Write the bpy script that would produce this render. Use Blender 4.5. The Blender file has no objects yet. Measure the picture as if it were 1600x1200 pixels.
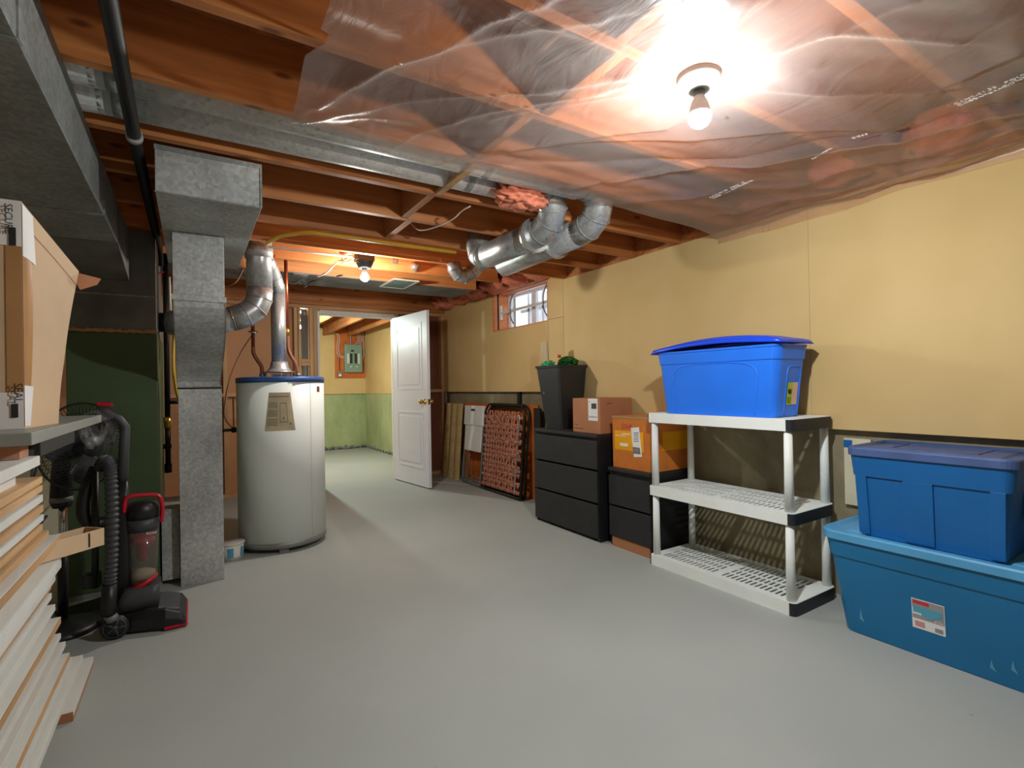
import bpy, bmesh, math, random
from mathutils import Vector, Matrix, Euler, noise
random.seed(7)
S = bpy.context.scene
C = S.collection
R = math.radians
PI = math.pi

# ---------------------------------------------------------------- camera
cd = bpy.data.cameras.new('camera'); cam = bpy.data.objects.new('camera', cd); C.objects.link(cam)
cd.sensor_fit = 'HORIZONTAL'; cd.sensor_width = 36.0
cd.lens = 791.26/1600*36.0
cd.clip_start = 0.02
YW, PT, RL = R(32.342), R(0.26), R(-0.997)
fw = Vector((math.sin(YW)*math.cos(PT), math.cos(YW)*math.cos(PT), math.sin(PT)))
rt = Vector((math.cos(YW), -math.sin(YW), 0)); up = rt.cross(fw)
r2 = rt*math.cos(RL)+up*math.sin(RL); u2 = -rt*math.sin(RL)+up*math.cos(RL)
m3 = Matrix((r2, u2, -fw)).transposed()
cam.matrix_world = Matrix.Translation((0, 0, 1.15)) @ m3.to_4x4()
S.camera = cam

# ---------------------------------------------------------------- world, exposure
w = bpy.data.worlds.new('world'); S.world = w; w.use_nodes = True
wt = w.node_tree; wt.nodes.clear()
wo = wt.nodes.new('ShaderNodeOutputWorld'); wb = wt.nodes.new('ShaderNodeBackground')
wb.inputs[0].default_value = (0.80, 0.88, 1.0, 1); wb.inputs[1].default_value = 3.2
wt.links.new(wb.outputs[0], wo.inputs[0])
S.view_settings.view_transform = 'Standard'; S.view_settings.look = 'None'
S.view_settings.gamma = 1.0; S.view_settings.use_curve_mapping = False
S.view_settings.exposure = 0.0
BULB1, BULB2, BULB3 = 2150.0, 1300.0, 4200.0   # strength of the three bare bulbs
S.cycles.sample_clamp_indirect = 6.0
S.cycles.max_bounces = 10; S.cycles.transparent_max_bounces = 16
S.cycles.use_denoising = True

# ---------------------------------------------------------------- materials
def lin(c):
    return tuple(((v/255)/12.92 if v/255 <= 0.04045 else ((v/255+0.055)/1.055)**2.4) for v in c)
class NT:
    def __init__(s, name):
        s.m = bpy.data.materials.new(name); s.m.use_nodes = True; s.t = s.m.node_tree
        s.b = s.t.nodes['Principled BSDF']; s.o = s.t.nodes['Material Output']
    def n(s, ty, **k):
        x = s.t.nodes.new(ty)
        for a, v in k.items():
            if a.startswith('i_'):
                key = a[2:]; x.inputs[int(key) if key.isdigit() else key.replace('_', ' ')].default_value = v
            else: setattr(x, a, v)
        return x
    def l(s, a, b): s.t.links.new(a, b)
    def coord(s, scale=(1, 1, 1), rot=(0, 0, 0), kind='Object'):
        tc = s.n('ShaderNodeTexCoord'); mp = s.n('ShaderNodeMapping'); s.l(tc.outputs[kind], mp.inputs[0])
        mp.inputs['Scale'].default_value = scale; mp.inputs['Rotation'].default_value = rot
        return mp.outputs[0]
    def ramp(s, fac, stops):
        r = s.n('ShaderNodeValToRGB'); e = r.color_ramp.elements
        while len(e) < len(stops): e.new(0.5)
        for el, (p, c) in zip(e, stops): el.position = p; el.color = (*c, 1)
        s.l(fac, r.inputs[0]); return r.outputs[0]
    def bump(s, h, strength=0.2, dist=0.01):
        b = s.n('ShaderNodeBump', i_Strength=strength, i_Distance=dist); s.l(h, b.inputs['Height']); s.l(b.outputs[0], s.b.inputs['Normal'])
def plain(name, col, rough=0.5, metal=0.0, var=0.06, scale=6.0, spec=0.5, bump=0.0, bscale=60):
    k = NT(name); c = lin(col)
    v = k.coord()
    nz = k.n('ShaderNodeTexNoise', i_Scale=scale, i_Detail=3.0); k.l(v, nz.inputs['Vector'])
    lo = tuple(max(0, x*(1-var*2)) for x in c); hi = tuple(min(1, x*(1+var*2)) for x in c)
    k.l(k.ramp(nz.outputs['Fac'], [(0.3, lo), (0.7, hi)]), k.b.inputs['Base Color'])
    k.b.inputs['Roughness'].default_value = rough; k.b.inputs['Metallic'].default_value = metal
    k.b.inputs['Specular IOR Level'].default_value = spec
    if bump:
        n2 = k.n('ShaderNodeTexNoise', i_Scale=float(bscale), i_Detail=4.0); k.l(v, n2.inputs['Vector']); k.bump(n2.outputs['Fac'], bump, 0.004)
    return k.m
def wood(name, c1, c2, axis='X', rough=0.6, knots=True, scale=1.0, dark=None):
    k = NT(name); st = {'X': (1.0, 22, 22), 'Y': (22, 1.0, 22), 'Z': (22, 22, 1.0)}[axis]
    st = tuple(q*scale for q in st)
    v = k.coord(scale=st)
    oi = k.n('ShaderNodeObjectInfo')
    ad = k.n('ShaderNodeVectorMath', operation='ADD'); k.l(v, ad.inputs[0])
    sc = k.n('ShaderNodeVectorMath', operation='SCALE'); cb = k.n('ShaderNodeCombineXYZ')
    for i in range(3): k.l(oi.outputs['Random'], cb.inputs[i])
    k.l(cb.outputs[0], sc.inputs[0]); sc.inputs['Scale'].default_value = 37.0
    k.l(sc.outputs[0], ad.inputs[1])
    nz = k.n('ShaderNodeTexNoise', i_Scale=1.0, i_Detail=6.0, i_Distortion=0.6); k.l(ad.outputs[0], nz.inputs['Vector'])
    col = k.ramp(nz.outputs['Fac'], [(0.28, lin(c1)), (0.72, lin(c2))])
    v2 = k.coord(scale=(1.3, 1.3, 1.3)); big = k.n('ShaderNodeTexNoise', i_Scale=1.2, i_Detail=2.0); k.l(v2, big.inputs['Vector'])
    mx = k.n('ShaderNodeMixRGB', blend_type='MULTIPLY'); mx.inputs[0].default_value = 1.0
    k.l(col, mx.inputs[1]); k.l(k.ramp(big.outputs['Fac'], [(0.3, (0.72, 0.70, 0.68)), (0.7, (1.1, 1.08, 1.05))]), mx.inputs[2])
    out = mx.outputs[0]
    if knots:
        ks = {'X': (3.2, 9, 9), 'Y': (9, 3.2, 9), 'Z': (9, 9, 3.2)}[axis]
        v3 = k.coord(scale=ks); vo = k.n('ShaderNodeTexVoronoi', i_Scale=0.8); k.l(v3, vo.inputs['Vector'])
        m2 = k.n('ShaderNodeMixRGB', blend_type='MULTIPLY'); m2.inputs[0].default_value = 0.85
        k.l(out, m2.inputs[1]); k.l(k.ramp(vo.outputs['Distance'], [(0.05, (0.25, 0.16, 0.1)), (0.11, (1, 1, 1))]), m2.inputs[2]); out = m2.outputs[0]
    oir = k.n('ShaderNodeMixRGB', blend_type='MULTIPLY'); oir.inputs[0].default_value = 1.0
    k.l(out, oir.inputs[1]); k.l(k.ramp(oi.outputs['Random'], [(0.0, (0.85, 0.83, 0.82)), (1.0, (1.1, 1.1, 1.1))]), oir.inputs[2])
    k.l(oir.outputs[0], k.b.inputs['Base Color']); k.b.inputs['Roughness'].default_value = rough
    k.bump(nz.outputs['Fac'], 0.15, 0.003); return k.m
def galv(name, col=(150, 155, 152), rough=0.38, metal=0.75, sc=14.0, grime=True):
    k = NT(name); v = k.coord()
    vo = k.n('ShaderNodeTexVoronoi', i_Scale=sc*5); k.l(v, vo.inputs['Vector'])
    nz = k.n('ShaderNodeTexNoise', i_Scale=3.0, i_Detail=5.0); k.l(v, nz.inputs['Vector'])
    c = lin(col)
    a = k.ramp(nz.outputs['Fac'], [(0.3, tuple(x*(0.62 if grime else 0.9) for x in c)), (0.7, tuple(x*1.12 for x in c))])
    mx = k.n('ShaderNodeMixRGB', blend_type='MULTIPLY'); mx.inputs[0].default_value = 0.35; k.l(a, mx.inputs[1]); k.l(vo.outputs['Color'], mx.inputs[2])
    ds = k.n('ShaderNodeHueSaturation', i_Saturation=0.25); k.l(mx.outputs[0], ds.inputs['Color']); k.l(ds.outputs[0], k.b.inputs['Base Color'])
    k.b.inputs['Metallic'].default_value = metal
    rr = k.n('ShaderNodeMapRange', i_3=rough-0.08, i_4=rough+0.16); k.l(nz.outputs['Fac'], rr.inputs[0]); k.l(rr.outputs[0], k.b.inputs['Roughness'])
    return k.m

M = {}
M['joist'] = wood('joist_wood', (172, 102, 50), (220, 146, 82), 'X')
M['joistY'] = wood('blocking_wood', (170, 106, 58), (210, 142, 84), 'Y')
M['osb'] = wood('subfloor_wood', (138, 80, 42), (176, 108, 60), 'Y', scale=0.5)
M['stud'] = wood('stud_wood', (200, 152, 100), (232, 192, 140), 'Z')
M['studX'] = wood('plate_wood', (200, 150, 98), (230, 188, 136), 'X')
M['studY'] = wood('frame_wood', (205, 125, 75), (228, 160, 110), 'Y', knots=False)
M['hard'] = plain('hardboard_back', (196, 146, 104), 0.7, var=0.05, scale=1.5)
M['hard_dark'] = plain('brown_board', (128, 74, 48), 0.6, var=0.06, scale=2)
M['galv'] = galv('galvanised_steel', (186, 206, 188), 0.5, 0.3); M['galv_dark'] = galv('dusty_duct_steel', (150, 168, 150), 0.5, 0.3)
M['galv_pipe'] = galv('shiny_round_duct', (182, 190, 188), 0.33, 0.65, grime=False)
M['galv_bright'] = galv('lightened_round_duct', (222, 230, 224), 0.42, 0.25, grime=False)  # lighter copy of the duct metal; brightness put into colour where little light reaches
M['dusty'] = plain('dusty_grey_metal', (105, 104, 98), 0.7, 0.2, var=0.15, scale=5)
M['green'] = plain('furnace_green', (68, 88, 56), 0.45, 0.1, var=0.05, scale=3)
M['black'] = plain('black_plastic', (22, 23, 25), 0.42, var=0.08)
M['blackpipe'] = plain('black_iron', (24, 25, 26), 0.45, 0.5, var=0.1)
M['dkgrey'] = plain('dark_grey_plastic', (62, 64, 66), 0.5, var=0.05)
M['midgrey'] = plain('mid_grey_plastic', (120, 122, 122), 0.45, var=0.04)
M['red'] = plain('red_plastic', (190, 18, 40), 0.35, var=0.04)
M['dkgreen'] = plain('dark_green_enamel', (28, 40, 26), 0.35, 0.3, var=0.05)
M['white'] = plain('white_melamine', (222, 222, 214), 0.45, var=0.02)
M['chip'] = wood('particle_board_edge', (196, 150, 98), (226, 188, 138), 'Y', knots=False, scale=2.5)
M['whiteplastic'] = plain('white_plastic', (226, 224, 216), 0.45, var=0.02)
M['doorwhite'] = plain('white_door_paint', (226, 228, 234), 0.4, var=0.01)
M['trimwhite'] = plain('white_jamb_paint', (224, 220, 212), 0.45, var=0.03)
M['brass'] = plain('brass', (205, 158, 70), 0.22, 0.95, var=0.05)
M['chrome'] = plain('bright_metal', (200, 200, 205), 0.18, 0.95, var=0.03)
M['steelgrey'] = plain('grey_leg_steel', (128, 132, 134), 0.35, 0.6, var=0.04)
M['copper'] = plain('copper', (176, 88, 58), 0.32, 0.85, var=0.15, scale=20)
M['yellow'] = plain('yellow_hose', (190, 158, 40), 0.5, var=0.05)
M['wire'] = plain('cream_cable', (214, 206, 188), 0.5, var=0.03)
M['abs'] = plain('grey_pipe', (150, 150, 148), 0.4, 0.3, var=0.05)
M['enamel'] = plain('heater_enamel', (222, 228, 222), 0.5, var=0.02, scale=2)
M['bluecap'] = plain('blue_heater_top', (58, 92, 150), 0.4, 0.2, var=0.08)
M['ring'] = plain('grey_ring', (128, 130, 126), 0.5, 0.2)
M['paper'] = plain('aged_paper', (192, 178, 146), 0.75, var=0.08, scale=14)
M['print'] = plain('faded_print', (128, 118, 92), 0.8, var=0.1)
M['ink'] = plain('black_ink', (38, 38, 40), 0.7)
M['label'] = plain('white_label', (232, 230, 226), 0.6, var=0.02)
M['card'] = plain('cardboard', (204, 174, 138), 0.75, var=0.05, scale=5, bump=0.05)
M['card2'] = plain('brown_carton', (176, 118, 80), 0.75, var=0.04, scale=5)
M['ocard'] = plain('orange_tinted_carton', (206, 120, 48), 0.4, var=0.08, scale=7)
M['otape'] = plain('amber_tape', (240, 168, 22), 0.3, var=0.04)
M['tape'] = plain('clear_brown_tape', (176, 132, 86), 0.25, var=0.06)
M['dresser'] = plain('black_brown_veneer', (34, 35, 36), 0.55, var=0.10, scale=12, bump=0.06)
M['dresserside'] = plain('black_brown_side', (24, 25, 27), 0.5, var=0.1, scale=12)
M['bin'] = plain('black_bin_plastic', (36, 39, 40), 0.45, var=0.05)
M['gbag'] = plain('green_bag', (40, 160, 92), 0.3, var=0.15, scale=20)
M['gfoil'] = plain('dark_green_foil', (22, 92, 30), 0.25, 0.2, var=0.4, scale=40)
M['stick'] = wood('weathered_wood', (160, 146, 108), (196, 182, 140), 'Z', knots=False)
M['shelf'] = plain('putty_plastic', (238, 243, 238), 0.5, var=0.02)
M['shelfend'] = plain('charcoal_end_plastic', (34, 38, 46), 0.5, var=0.05)
M['t1'] = plain('bright_blue_plastic', (36, 122, 246), 0.38, var=0.03, scale=3)
M['t1lid'] = plain('royal_blue_lid', (22, 74, 226), 0.32, var=0.03)
M['t2'] = plain('navy_blue_plastic', (16, 98, 164), 0.4, var=0.04, scale=3)
M['t2lid'] = plain('slate_blue_lid', (70, 92, 140), 0.5, var=0.08, scale=8)
M['t3'] = plain('teal_blue_plastic', (20, 110, 160), 0.4, var=0.04, scale=3)
M['t3lid'] = plain('teal_blue_lid', (84, 160, 206), 0.42, var=0.05)
M['scuff'] = plain('pale_scuff', (92, 158, 188), 0.6)
M['lime'] = plain('lime_label', (172, 204, 44), 0.5, var=0.05)
M['pink'] = plain('pink_label', (228, 190, 176), 0.5, var=0.04)
M['labelred'] = plain('label_red', (196, 50, 58), 0.5)
M['labelblue'] = plain('label_blue', (82, 160, 186), 0.5)
M['labelgrey'] = plain('label_grey', (150, 148, 150), 0.5)
M['panelgreen'] = plain('panel_grey_green', (132, 162, 144), 0.4, 0.2, var=0.03)
M['orangewood'] = plain('orange_backboard', (196, 104, 42), 0.6, var=0.1, scale=6)
M['roll'] = plain('tan_corrugated_board', (176, 150, 98), 0.75, var=0.06)
M['insul'] = plain('pink_insulation', (214, 128, 98), 0.95, var=0.12, scale=20, bump=0.6, bscale=50)
M['vinyl'] = plain('white_vinyl', (232, 234, 238), 0.4, var=0.01)
M['desk'] = plain('grey_laminate', (142, 144, 136), 0.45, var=0.03)
M['oboxe'] = plain('orange_electric_box', (226, 84, 30), 0.5, var=0.1)
M['foil'] = plain('foil_tape', (205, 205, 200), 0.25, 0.85, var=0.05)
M['beige_panel'] = plain('beige_sheet', (206, 190, 158), 0.7, var=0.05)
M['siding'] = plain('pale_well_wall', (225, 230, 236), 0.8, var=0.03)
M['register'] = plain('register_cream', (190, 188, 170), 0.5)
M['registerdk'] = plain('register_dark', (70, 84, 74), 0.6)
M['cream'] = plain('pale_cream_board', (214, 208, 178), 0.7, var=0.04)

def mat_floor():
    k = NT('painted_concrete_floor'); v = k.coord()
    n1 = k.n('ShaderNodeTexNoise', i_Scale=0.9, i_Detail=5.0); k.l(v, n1.inputs['Vector'])
    n2 = k.n('ShaderNodeTexNoise', i_Scale=35.0, i_Detail=4.0); k.l(v, n2.inputs['Vector'])
    c = k.ramp(n1.outputs['Fac'], [(0.3, lin((160, 165, 160))), (0.7, lin((174, 178, 172)))])
    vo = k.n('ShaderNodeTexVoronoi', i_Scale=3.3); k.l(v, vo.inputs['Vector'])
    mx = k.n('ShaderNodeMixRGB', blend_type='MULTIPLY'); mx.inputs[0].default_value = 0.6
    k.l(c, mx.inputs[1]); k.l(k.ramp(vo.outputs['Distance'], [(0.012, (0.3, 0.28, 0.25)), (0.03, (1, 1, 1))]), mx.inputs[2])
    k.l(mx.outputs[0], k.b.inputs['Base Color'])
    k.b.inputs['Roughness'].default_value = 0.62; k.b.inputs['Specular IOR Level'].default_value = 0.22
    k.bump(n2.outputs['Fac'], 0.12, 0.004); return k.m
M['floor'] = mat_floor()
def mat_ply():
    k = NT('yellow_wall_board'); v = k.coord()
    n1 = k.n('ShaderNodeTexNoise', i_Scale=1.4, i_Detail=4.0); k.l(v, n1.inputs['Vector'])
    c = k.ramp(n1.outputs['Fac'], [(0.3, lin((202, 172, 112))), (0.7, lin((216, 188, 132)))])
    vo = k.n('ShaderNodeTexVoronoi', i_Scale=2.1); k.l(v, vo.inputs['Vector'])
    mx = k.n('ShaderNodeMixRGB', blend_type='MULTIPLY'); mx.inputs[0].default_value = 0.7
    k.l(c, mx.inputs[1]); k.l(k.ramp(vo.outputs['Distance'], [(0.014, (0.25, 0.18, 0.1)), (0.024, (1, 1, 1))]), mx.inputs[2])
    k.l(mx.outputs[0], k.b.inputs['Base Color']); k.b.inputs['Roughness'].default_value = 0.8
    n2 = k.n('ShaderNodeTexNoise', i_Scale=90.0, i_Detail=3.0); k.l(v, n2.inputs['Vector']); k.bump(n2.outputs['Fac'], 0.05, 0.003); return k.m
M['ply'] = mat_ply()
def mat_conc(name, c1, c2):
    k = NT(name); v = k.coord(scale=(1, 1, 0.6))
    n1 = k.n('ShaderNodeTexNoise', i_Scale=2.2, i_Detail=8.0, i_Roughness=0.7); k.l(v, n1.inputs['Vector'])
    k.l(k.ramp(n1.outputs['Fac'], [(0.3, lin(c1)), (0.65, lin(c2))]), k.b.inputs['Base Color'])
    k.b.inputs['Roughness'].default_value = 0.85
    n2 = k.n('ShaderNodeTexNoise', i_Scale=30.0, i_Detail=6.0); k.l(v, n2.inputs['Vector']); k.bump(n2.outputs['Fac'], 0.4, 0.006); return k.m
M['conc'] = mat_conc('foundation_concrete', (112, 102, 78), (156, 145, 114))
M['gconc'] = mat_conc('pale_green_concrete', (140, 158, 112), (176, 186, 138))
M['lwall'] = mat_conc('left_wall_concrete', (170, 158, 128), (196, 184, 154))
def mat_clear(name, col, alpha, rough=0.1):
    k = NT(name); k.b.inputs['Base Color'].default_value = (*lin(col), 1); k.b.inputs['Alpha'].default_value = alpha
    k.b.inputs['Roughness'].default_value = rough; return k.m
M['glass'] = mat_clear('window_glass', (240, 245, 250), 0.12, 0.03)
M['binclear'] = mat_clear('smoky_clear_plastic', (120, 112, 104), 0.45, 0.12)
M['bagclear'] = mat_clear('clear_poly_bag', (215, 215, 215), 0.05, 0.08)
def mat_sheet():
    k = NT('vapour_barrier_plastic'); t = k.t
    v = k.coord(scale=(3.0, 1.2, 1.0)); nz = k.n('ShaderNodeTexNoise', i_Scale=3.0, i_Detail=5.0, i_Distortion=1.2); k.l(v, nz.inputs['Vector'])
    bp = k.n('ShaderNodeBump', i_Strength=0.35, i_Distance=0.02); k.l(nz.outputs['Fac'], bp.inputs['Height'])
    tr = k.n('ShaderNodeBsdfTransparent'); tr.inputs[0].default_value = (0.98, 0.86, 0.76, 1)
    df = k.n('ShaderNodeBsdfDiffuse'); df.inputs[0].default_value = (0.72, 0.66, 0.60, 1)
    tl = k.n('ShaderNodeBsdfTranslucent'); tl.inputs[0].default_value = (0.75, 0.66, 0.58, 1)
    gl = k.n('ShaderNodeBsdfAnisotropic'); gl.inputs['Roughness'].default_value = 0.36; gl.inputs[0].default_value = (0.9, 0.9, 0.9, 1)
    for q in (df, gl): k.l(bp.outputs[0], q.inputs['Normal'])
    m1 = k.n('ShaderNodeMixShader', i_0=0.5); k.l(df.outputs[0], m1.inputs[1]); k.l(tl.outputs[0], m1.inputs[2])
    m2 = k.n('ShaderNodeMixShader', i_0=0.22); k.l(m1.outputs[0], m2.inputs[1]); k.l(gl.outputs[0], m2.inputs[2])
    lw = k.n('ShaderNodeLayerWeight', i_Blend=0.35); k.l(bp.outputs[0], lw.inputs['Normal'])
    mr = k.n('ShaderNodeMapRange', i_1=0.0, i_2=1.0, i_3=0.20, i_4=0.80); k.l(lw.outputs['Facing'], mr.inputs[0])
    m3_ = k.n('ShaderNodeMixShader'); k.l(mr.outputs[0], m3_.inputs[0]); k.l(tr.outputs[0], m3_.inputs[1]); k.l(m2.outputs[0], m3_.inputs[2])
    k.l(m3_.outputs[0], k.o.inputs[0]); return k.m
M['sheet'] = mat_sheet()
def mat_emit(name, col, st):
    k = NT(name); k.b.inputs['Base Color'].default_value = (1, 1, 1, 1)
    k.b.inputs['Emission Color'].default_value = (*col, 1); k.b.inputs['Emission Strength'].default_value = st; return k.m
M['bulb1'] = mat_emit('lit_bulb_near', (0.95, 0.985, 1.0), BULB1)
M['bulb2'] = mat_emit('lit_bulb_far', (1.0, 0.96, 0.90), BULB2)
M['bulb3'] = mat_emit('lit_bulb_back_room', (0.84, 1.0, 0.93), BULB3)
def mat_web():
    k = NT('plaid_webbing'); tc = k.coord(scale=(1, 1, 1))
    wv = k.n('ShaderNodeTexWave', wave_type='BANDS', bands_direction='DIAGONAL', i_Scale=24.0, i_Distortion=0.3); k.l(tc, wv.inputs['Vector'])
    k.l(k.ramp(wv.outputs['Fac'], [(0.35, lin((96, 44, 38))), (0.5, lin((204, 128, 100))), (0.8, lin((222, 158, 128)))]), k.b.inputs['Base Color'])
    k.b.inputs['Roughness'].default_value = 0.6; return k.m
M['web'] = mat_web()
M['webH'] = M['web']

# ---------------------------------------------------------------- mesh builder
class MB:
    def __init__(s): s.v = []; s.f = []; s.sm = []; s.bev = 0
    def add(s, vs, fs, smooth=False):
        o = len(s.v); s.v += [Vector(p) for p in vs]; s.f += [tuple(i+o for i in f) for f in fs]; s.sm += [smooth]*len(fs); return s
    def box(s, x0, y0, z0, x1, y1, z1, rot=None, piv=None):
        vs = [Vector(p) for p in ((x0, y0, z0), (x1, y0, z0), (x1, y1, z0), (x0, y1, z0), (x0, y0, z1), (x1, y0, z1), (x1, y1, z1), (x0, y1, z1))]
        if rot is not None:
            pv = Vector(piv) if piv is not None else sum(vs, Vector())/8
            vs = [rot @ (p-pv)+pv for p in vs]
        return s.add(vs, [(0, 3, 2, 1), (4, 5, 6, 7), (0, 1, 5, 4), (1, 2, 6, 5), (2, 3, 7, 6), (3, 0, 4, 7)])
    def hexa(s, vs):  # 8 corners ordered like box
        return s.add(vs, [(0, 3, 2, 1), (4, 5, 6, 7), (0, 1, 5, 4), (1, 2, 6, 5), (2, 3, 7, 6), (3, 0, 4, 7)])
    def tube(s, pts, r, n=12, caps=True, smooth=True):
        pts = [Vector(p) for p in pts]; rs = r if isinstance(r, (list, tuple)) else [r]*len(pts)
        N = len(pts); tg = []
        for i in range(N):
            a = pts[max(0, i-1)]; b = pts[min(N-1, i+1)]; t = (b-a)
            tg.append(t.normalized() if t.length > 1e-9 else (tg[-1] if tg else Vector((0, 0, 1))))
        u = tg[0].orthogonal().normalized(); vs = []
        for i in range(N):
            if i:
                ax = tg[i-1].cross(tg[i])
                if ax.length > 1e-6: u = Matrix.Rotation(tg[i-1].angle(tg[i]), 3, ax.normalized()) @ u
            u = (u-tg[i]*u.dot(tg[i])).normalized(); w_ = tg[i].cross(u)
            for j in range(n):
                a = 2*PI*j/n; vs.append(pts[i]+(u*math.cos(a)+w_*math.sin(a))*rs[i])
        fs = [(i*n+j, i*n+(j+1) % n, (i+1)*n+(j+1) % n, (i+1)*n+j) for i in range(N-1) for j in range(n)]
        s.add(vs, fs, smooth)
        if caps:
            o = len(s.v)-len(vs)
            s.f += [tuple(o+j for j in reversed(range(n))), tuple(o+(N-1)*n+j for j in range(n))]; s.sm += [False, False]
        return s
    def lathe(s, prof, c=(0, 0, 0), n=32, axis=(0, 0, 1), smooth=True, sx=1, sy=1):
        q = Vector((0, 0, 1)).rotation_difference(Vector(axis)); vs = []
        for r, z in prof:
            for j in range(n):
                a = 2*PI*j/n; vs.append(q @ Vector((max(r, 1e-4)*math.cos(a)*sx, max(r, 1e-4)*math.sin(a)*sy, z))+Vector(c))
        fs = [(i*n+j, i*n+(j+1) % n, (i+1)*n+(j+1) % n, (i+1)*n+j) for i in range(len(prof)-1) for j in range(n)]
        return s.add(vs, fs, smooth)
    def prism(s, poly, d, smooth=False):   # poly: list of 3D points, extruded by vector d
        n = len(poly); p = [Vector(q) for q in poly]; d = Vector(d)
        return s.add(p+[q+d for q in p], [tuple(reversed(range(n))), tuple(range(n, 2*n))]+[(i, (i+1) % n, n+(i+1) % n, n+i) for i in range(n)], smooth)
    def grid(s, fn, nu, nv, smooth=True):
        vs = [fn(i/nu, j/nv) for j in range(nv+1) for i in range(nu+1)]
        return s.add(vs, [(j*(nu+1)+i, j*(nu+1)+i+1, (j+1)*(nu+1)+i+1, (j+1)*(nu+1)+i) for j in range(nv) for i in range(nu)], smooth)
    def loft(s, rings, smooth=True, cap0=True, cap1=True):
        n = len(rings[0]); vs = [Vector(p) for rg in rings for p in rg]
        s.add(vs, [(i*n+j, i*n+(j+1) % n, (i+1)*n+(j+1) % n, (i+1)*n+j) for i in range(len(rings)-1) for j in range(n)], smooth)
        o = len(s.v)-len(vs)
        if cap0: s.f.append(tuple(o+j for j in reversed(range(n)))); s.sm.append(False)
        if cap1: s.f.append(tuple(o+(len(rings)-1)*n+j for j in range(n))); s.sm.append(False)
        return s
    def build(s, name, mat, parent=None, bev=0.0, seg=2, solid=0.0, loc=None, fix=True):
        me = bpy.data.meshes.new(name)
        off = Vector((0, 0, 0)); p = parent
        while p is not None: off += p.location; p = p.parent
        if parent is None:
            if loc is None and s.v:
                xs = [v.x for v in s.v]; ys = [v.y for v in s.v]; zs = [v.z for v in s.v]
                loc = ((min(xs)+max(xs))/2, (min(ys)+max(ys))/2, min(zs))
            off = Vector(loc)
        me.from_pydata([tuple(v-off) for v in s.v], [], s.f)
        for pl, sm in zip(me.polygons, s.sm): pl.use_smooth = sm
        if fix:
            bm = bmesh.new(); bm.from_mesh(me); bmesh.ops.recalc_face_normals(bm, faces=bm.faces); bm.to_mesh(me); bm.free()
        me.materials.append(M[mat] if isinstance(mat, str) else mat)
        o = bpy.data.objects.new(name, me); C.objects.link(o)
        if parent is not None: o.parent = parent
        else: o.location = off
        if bev:
            b = o.modifiers.new('bevel', 'BEVEL'); b.width = bev; b.segments = seg; b.limit_method = 'ANGLE'; b.angle_limit = R(40)
        if solid:
            q = o.modifiers.new('solid', 'SOLIDIFY'); q.thickness = solid; q.offset = 0
        return o
def tag(o, label, cat, group=None, kind=None):
    o['label'] = label; o['category'] = cat
    if group: o['group'] = group
    if kind: o['kind'] = kind
    return o
def thing(name, label, cat, loc=(0, 0, 0), group=None):
    o = bpy.data.objects.new(name, None); C.objects.link(o); o.location = loc; o.empty_display_size = 0.1
    return tag(o, label, cat, group)
def struct(name, mb, mat, parent=None, **k):
    o = mb.build(name, mat, parent, **k)
    if parent is None: o['kind'] = 'structure'
    return o
def smooth_path(pts, n=6):
    P = [Vector(p) for p in pts]; out = []
    for i in range(len(P)-1):
        p0 = P[max(0, i-1)]; p1 = P[i]; p2 = P[i+1]; p3 = P[min(len(P)-1, i+2)]
        for k in range(n):
            t = k/n; out.append(0.5*((2*p1)+(-p0+p2)*t+(2*p0-5*p1+4*p2-p3)*t*t+(-p0+3*p1-3*p2+p3)*t**3))
    out.append(P[-1]); return out
def rrect(cx, cy, z, hx, hy, r, n=5):
    pts = []
    for (sx, sy, a0) in ((1, 1, 0), (-1, 1, 90), (-1, -1, 180), (1, -1, 270)):
        for k in range(n+1):
            a = R(a0+90*k/n); pts.append(Vector((cx+sx*(hx-r)+r*math.cos(a), cy+sy*(hy-r)+r*math.sin(a), z)))
    return pts
def text(body, size, mat, parent, loc, rot, name='lettering', align='LEFT', ext=0.0004):
    cu = bpy.data.curves.new(name, 'FONT'); cu.body = body; cu.size = size; cu.align_x = align; cu.extrude = ext; cu.resolution_u = 2
    cu.materials.append(M[mat]); o = bpy.data.objects.new(name, cu); C.objects.link(o)
    off = Vector((0, 0, 0)); p = parent
    while p is not None: off += p.location; p = p.parent
    me = bpy.data.meshes.new_from_object(o.evaluated_get(bpy.context.evaluated_depsgraph_get()))
    bpy.data.objects.remove(o); bpy.data.curves.remove(cu)
    me.transform(Matrix.Translation(Vector(loc)-off) @ rot.to_4x4())
    me.materials.clear(); me.materials.append(M[mat])
    o = bpy.data.objects.new(name, me); C.objects.link(o); o.parent = parent; return o
# text facing: frames given as (right, up) vectors
def frame(right, upv):
    r_ = Vector(right).normalized(); u_ = Vector(upv).normalized(); return Matrix((r_, u_, r_.cross(u_))).transposed()

# ================================================================ SETTING
XL, XR, YN, YD, YB = -1.15, 2.93, -1.7, 6.25, 10.0
ZJ, ZS = 2.12, 2.36
struct('floor', MB().box(-1.4, YN-0.1, -0.1, 3.3, YB+0.2, 0.0), 'floor')
struct('ceiling', MB().box(-1.4, YN-0.1, ZS, 3.3, YB+0.2, ZS+0.03), 'osb')
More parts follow.
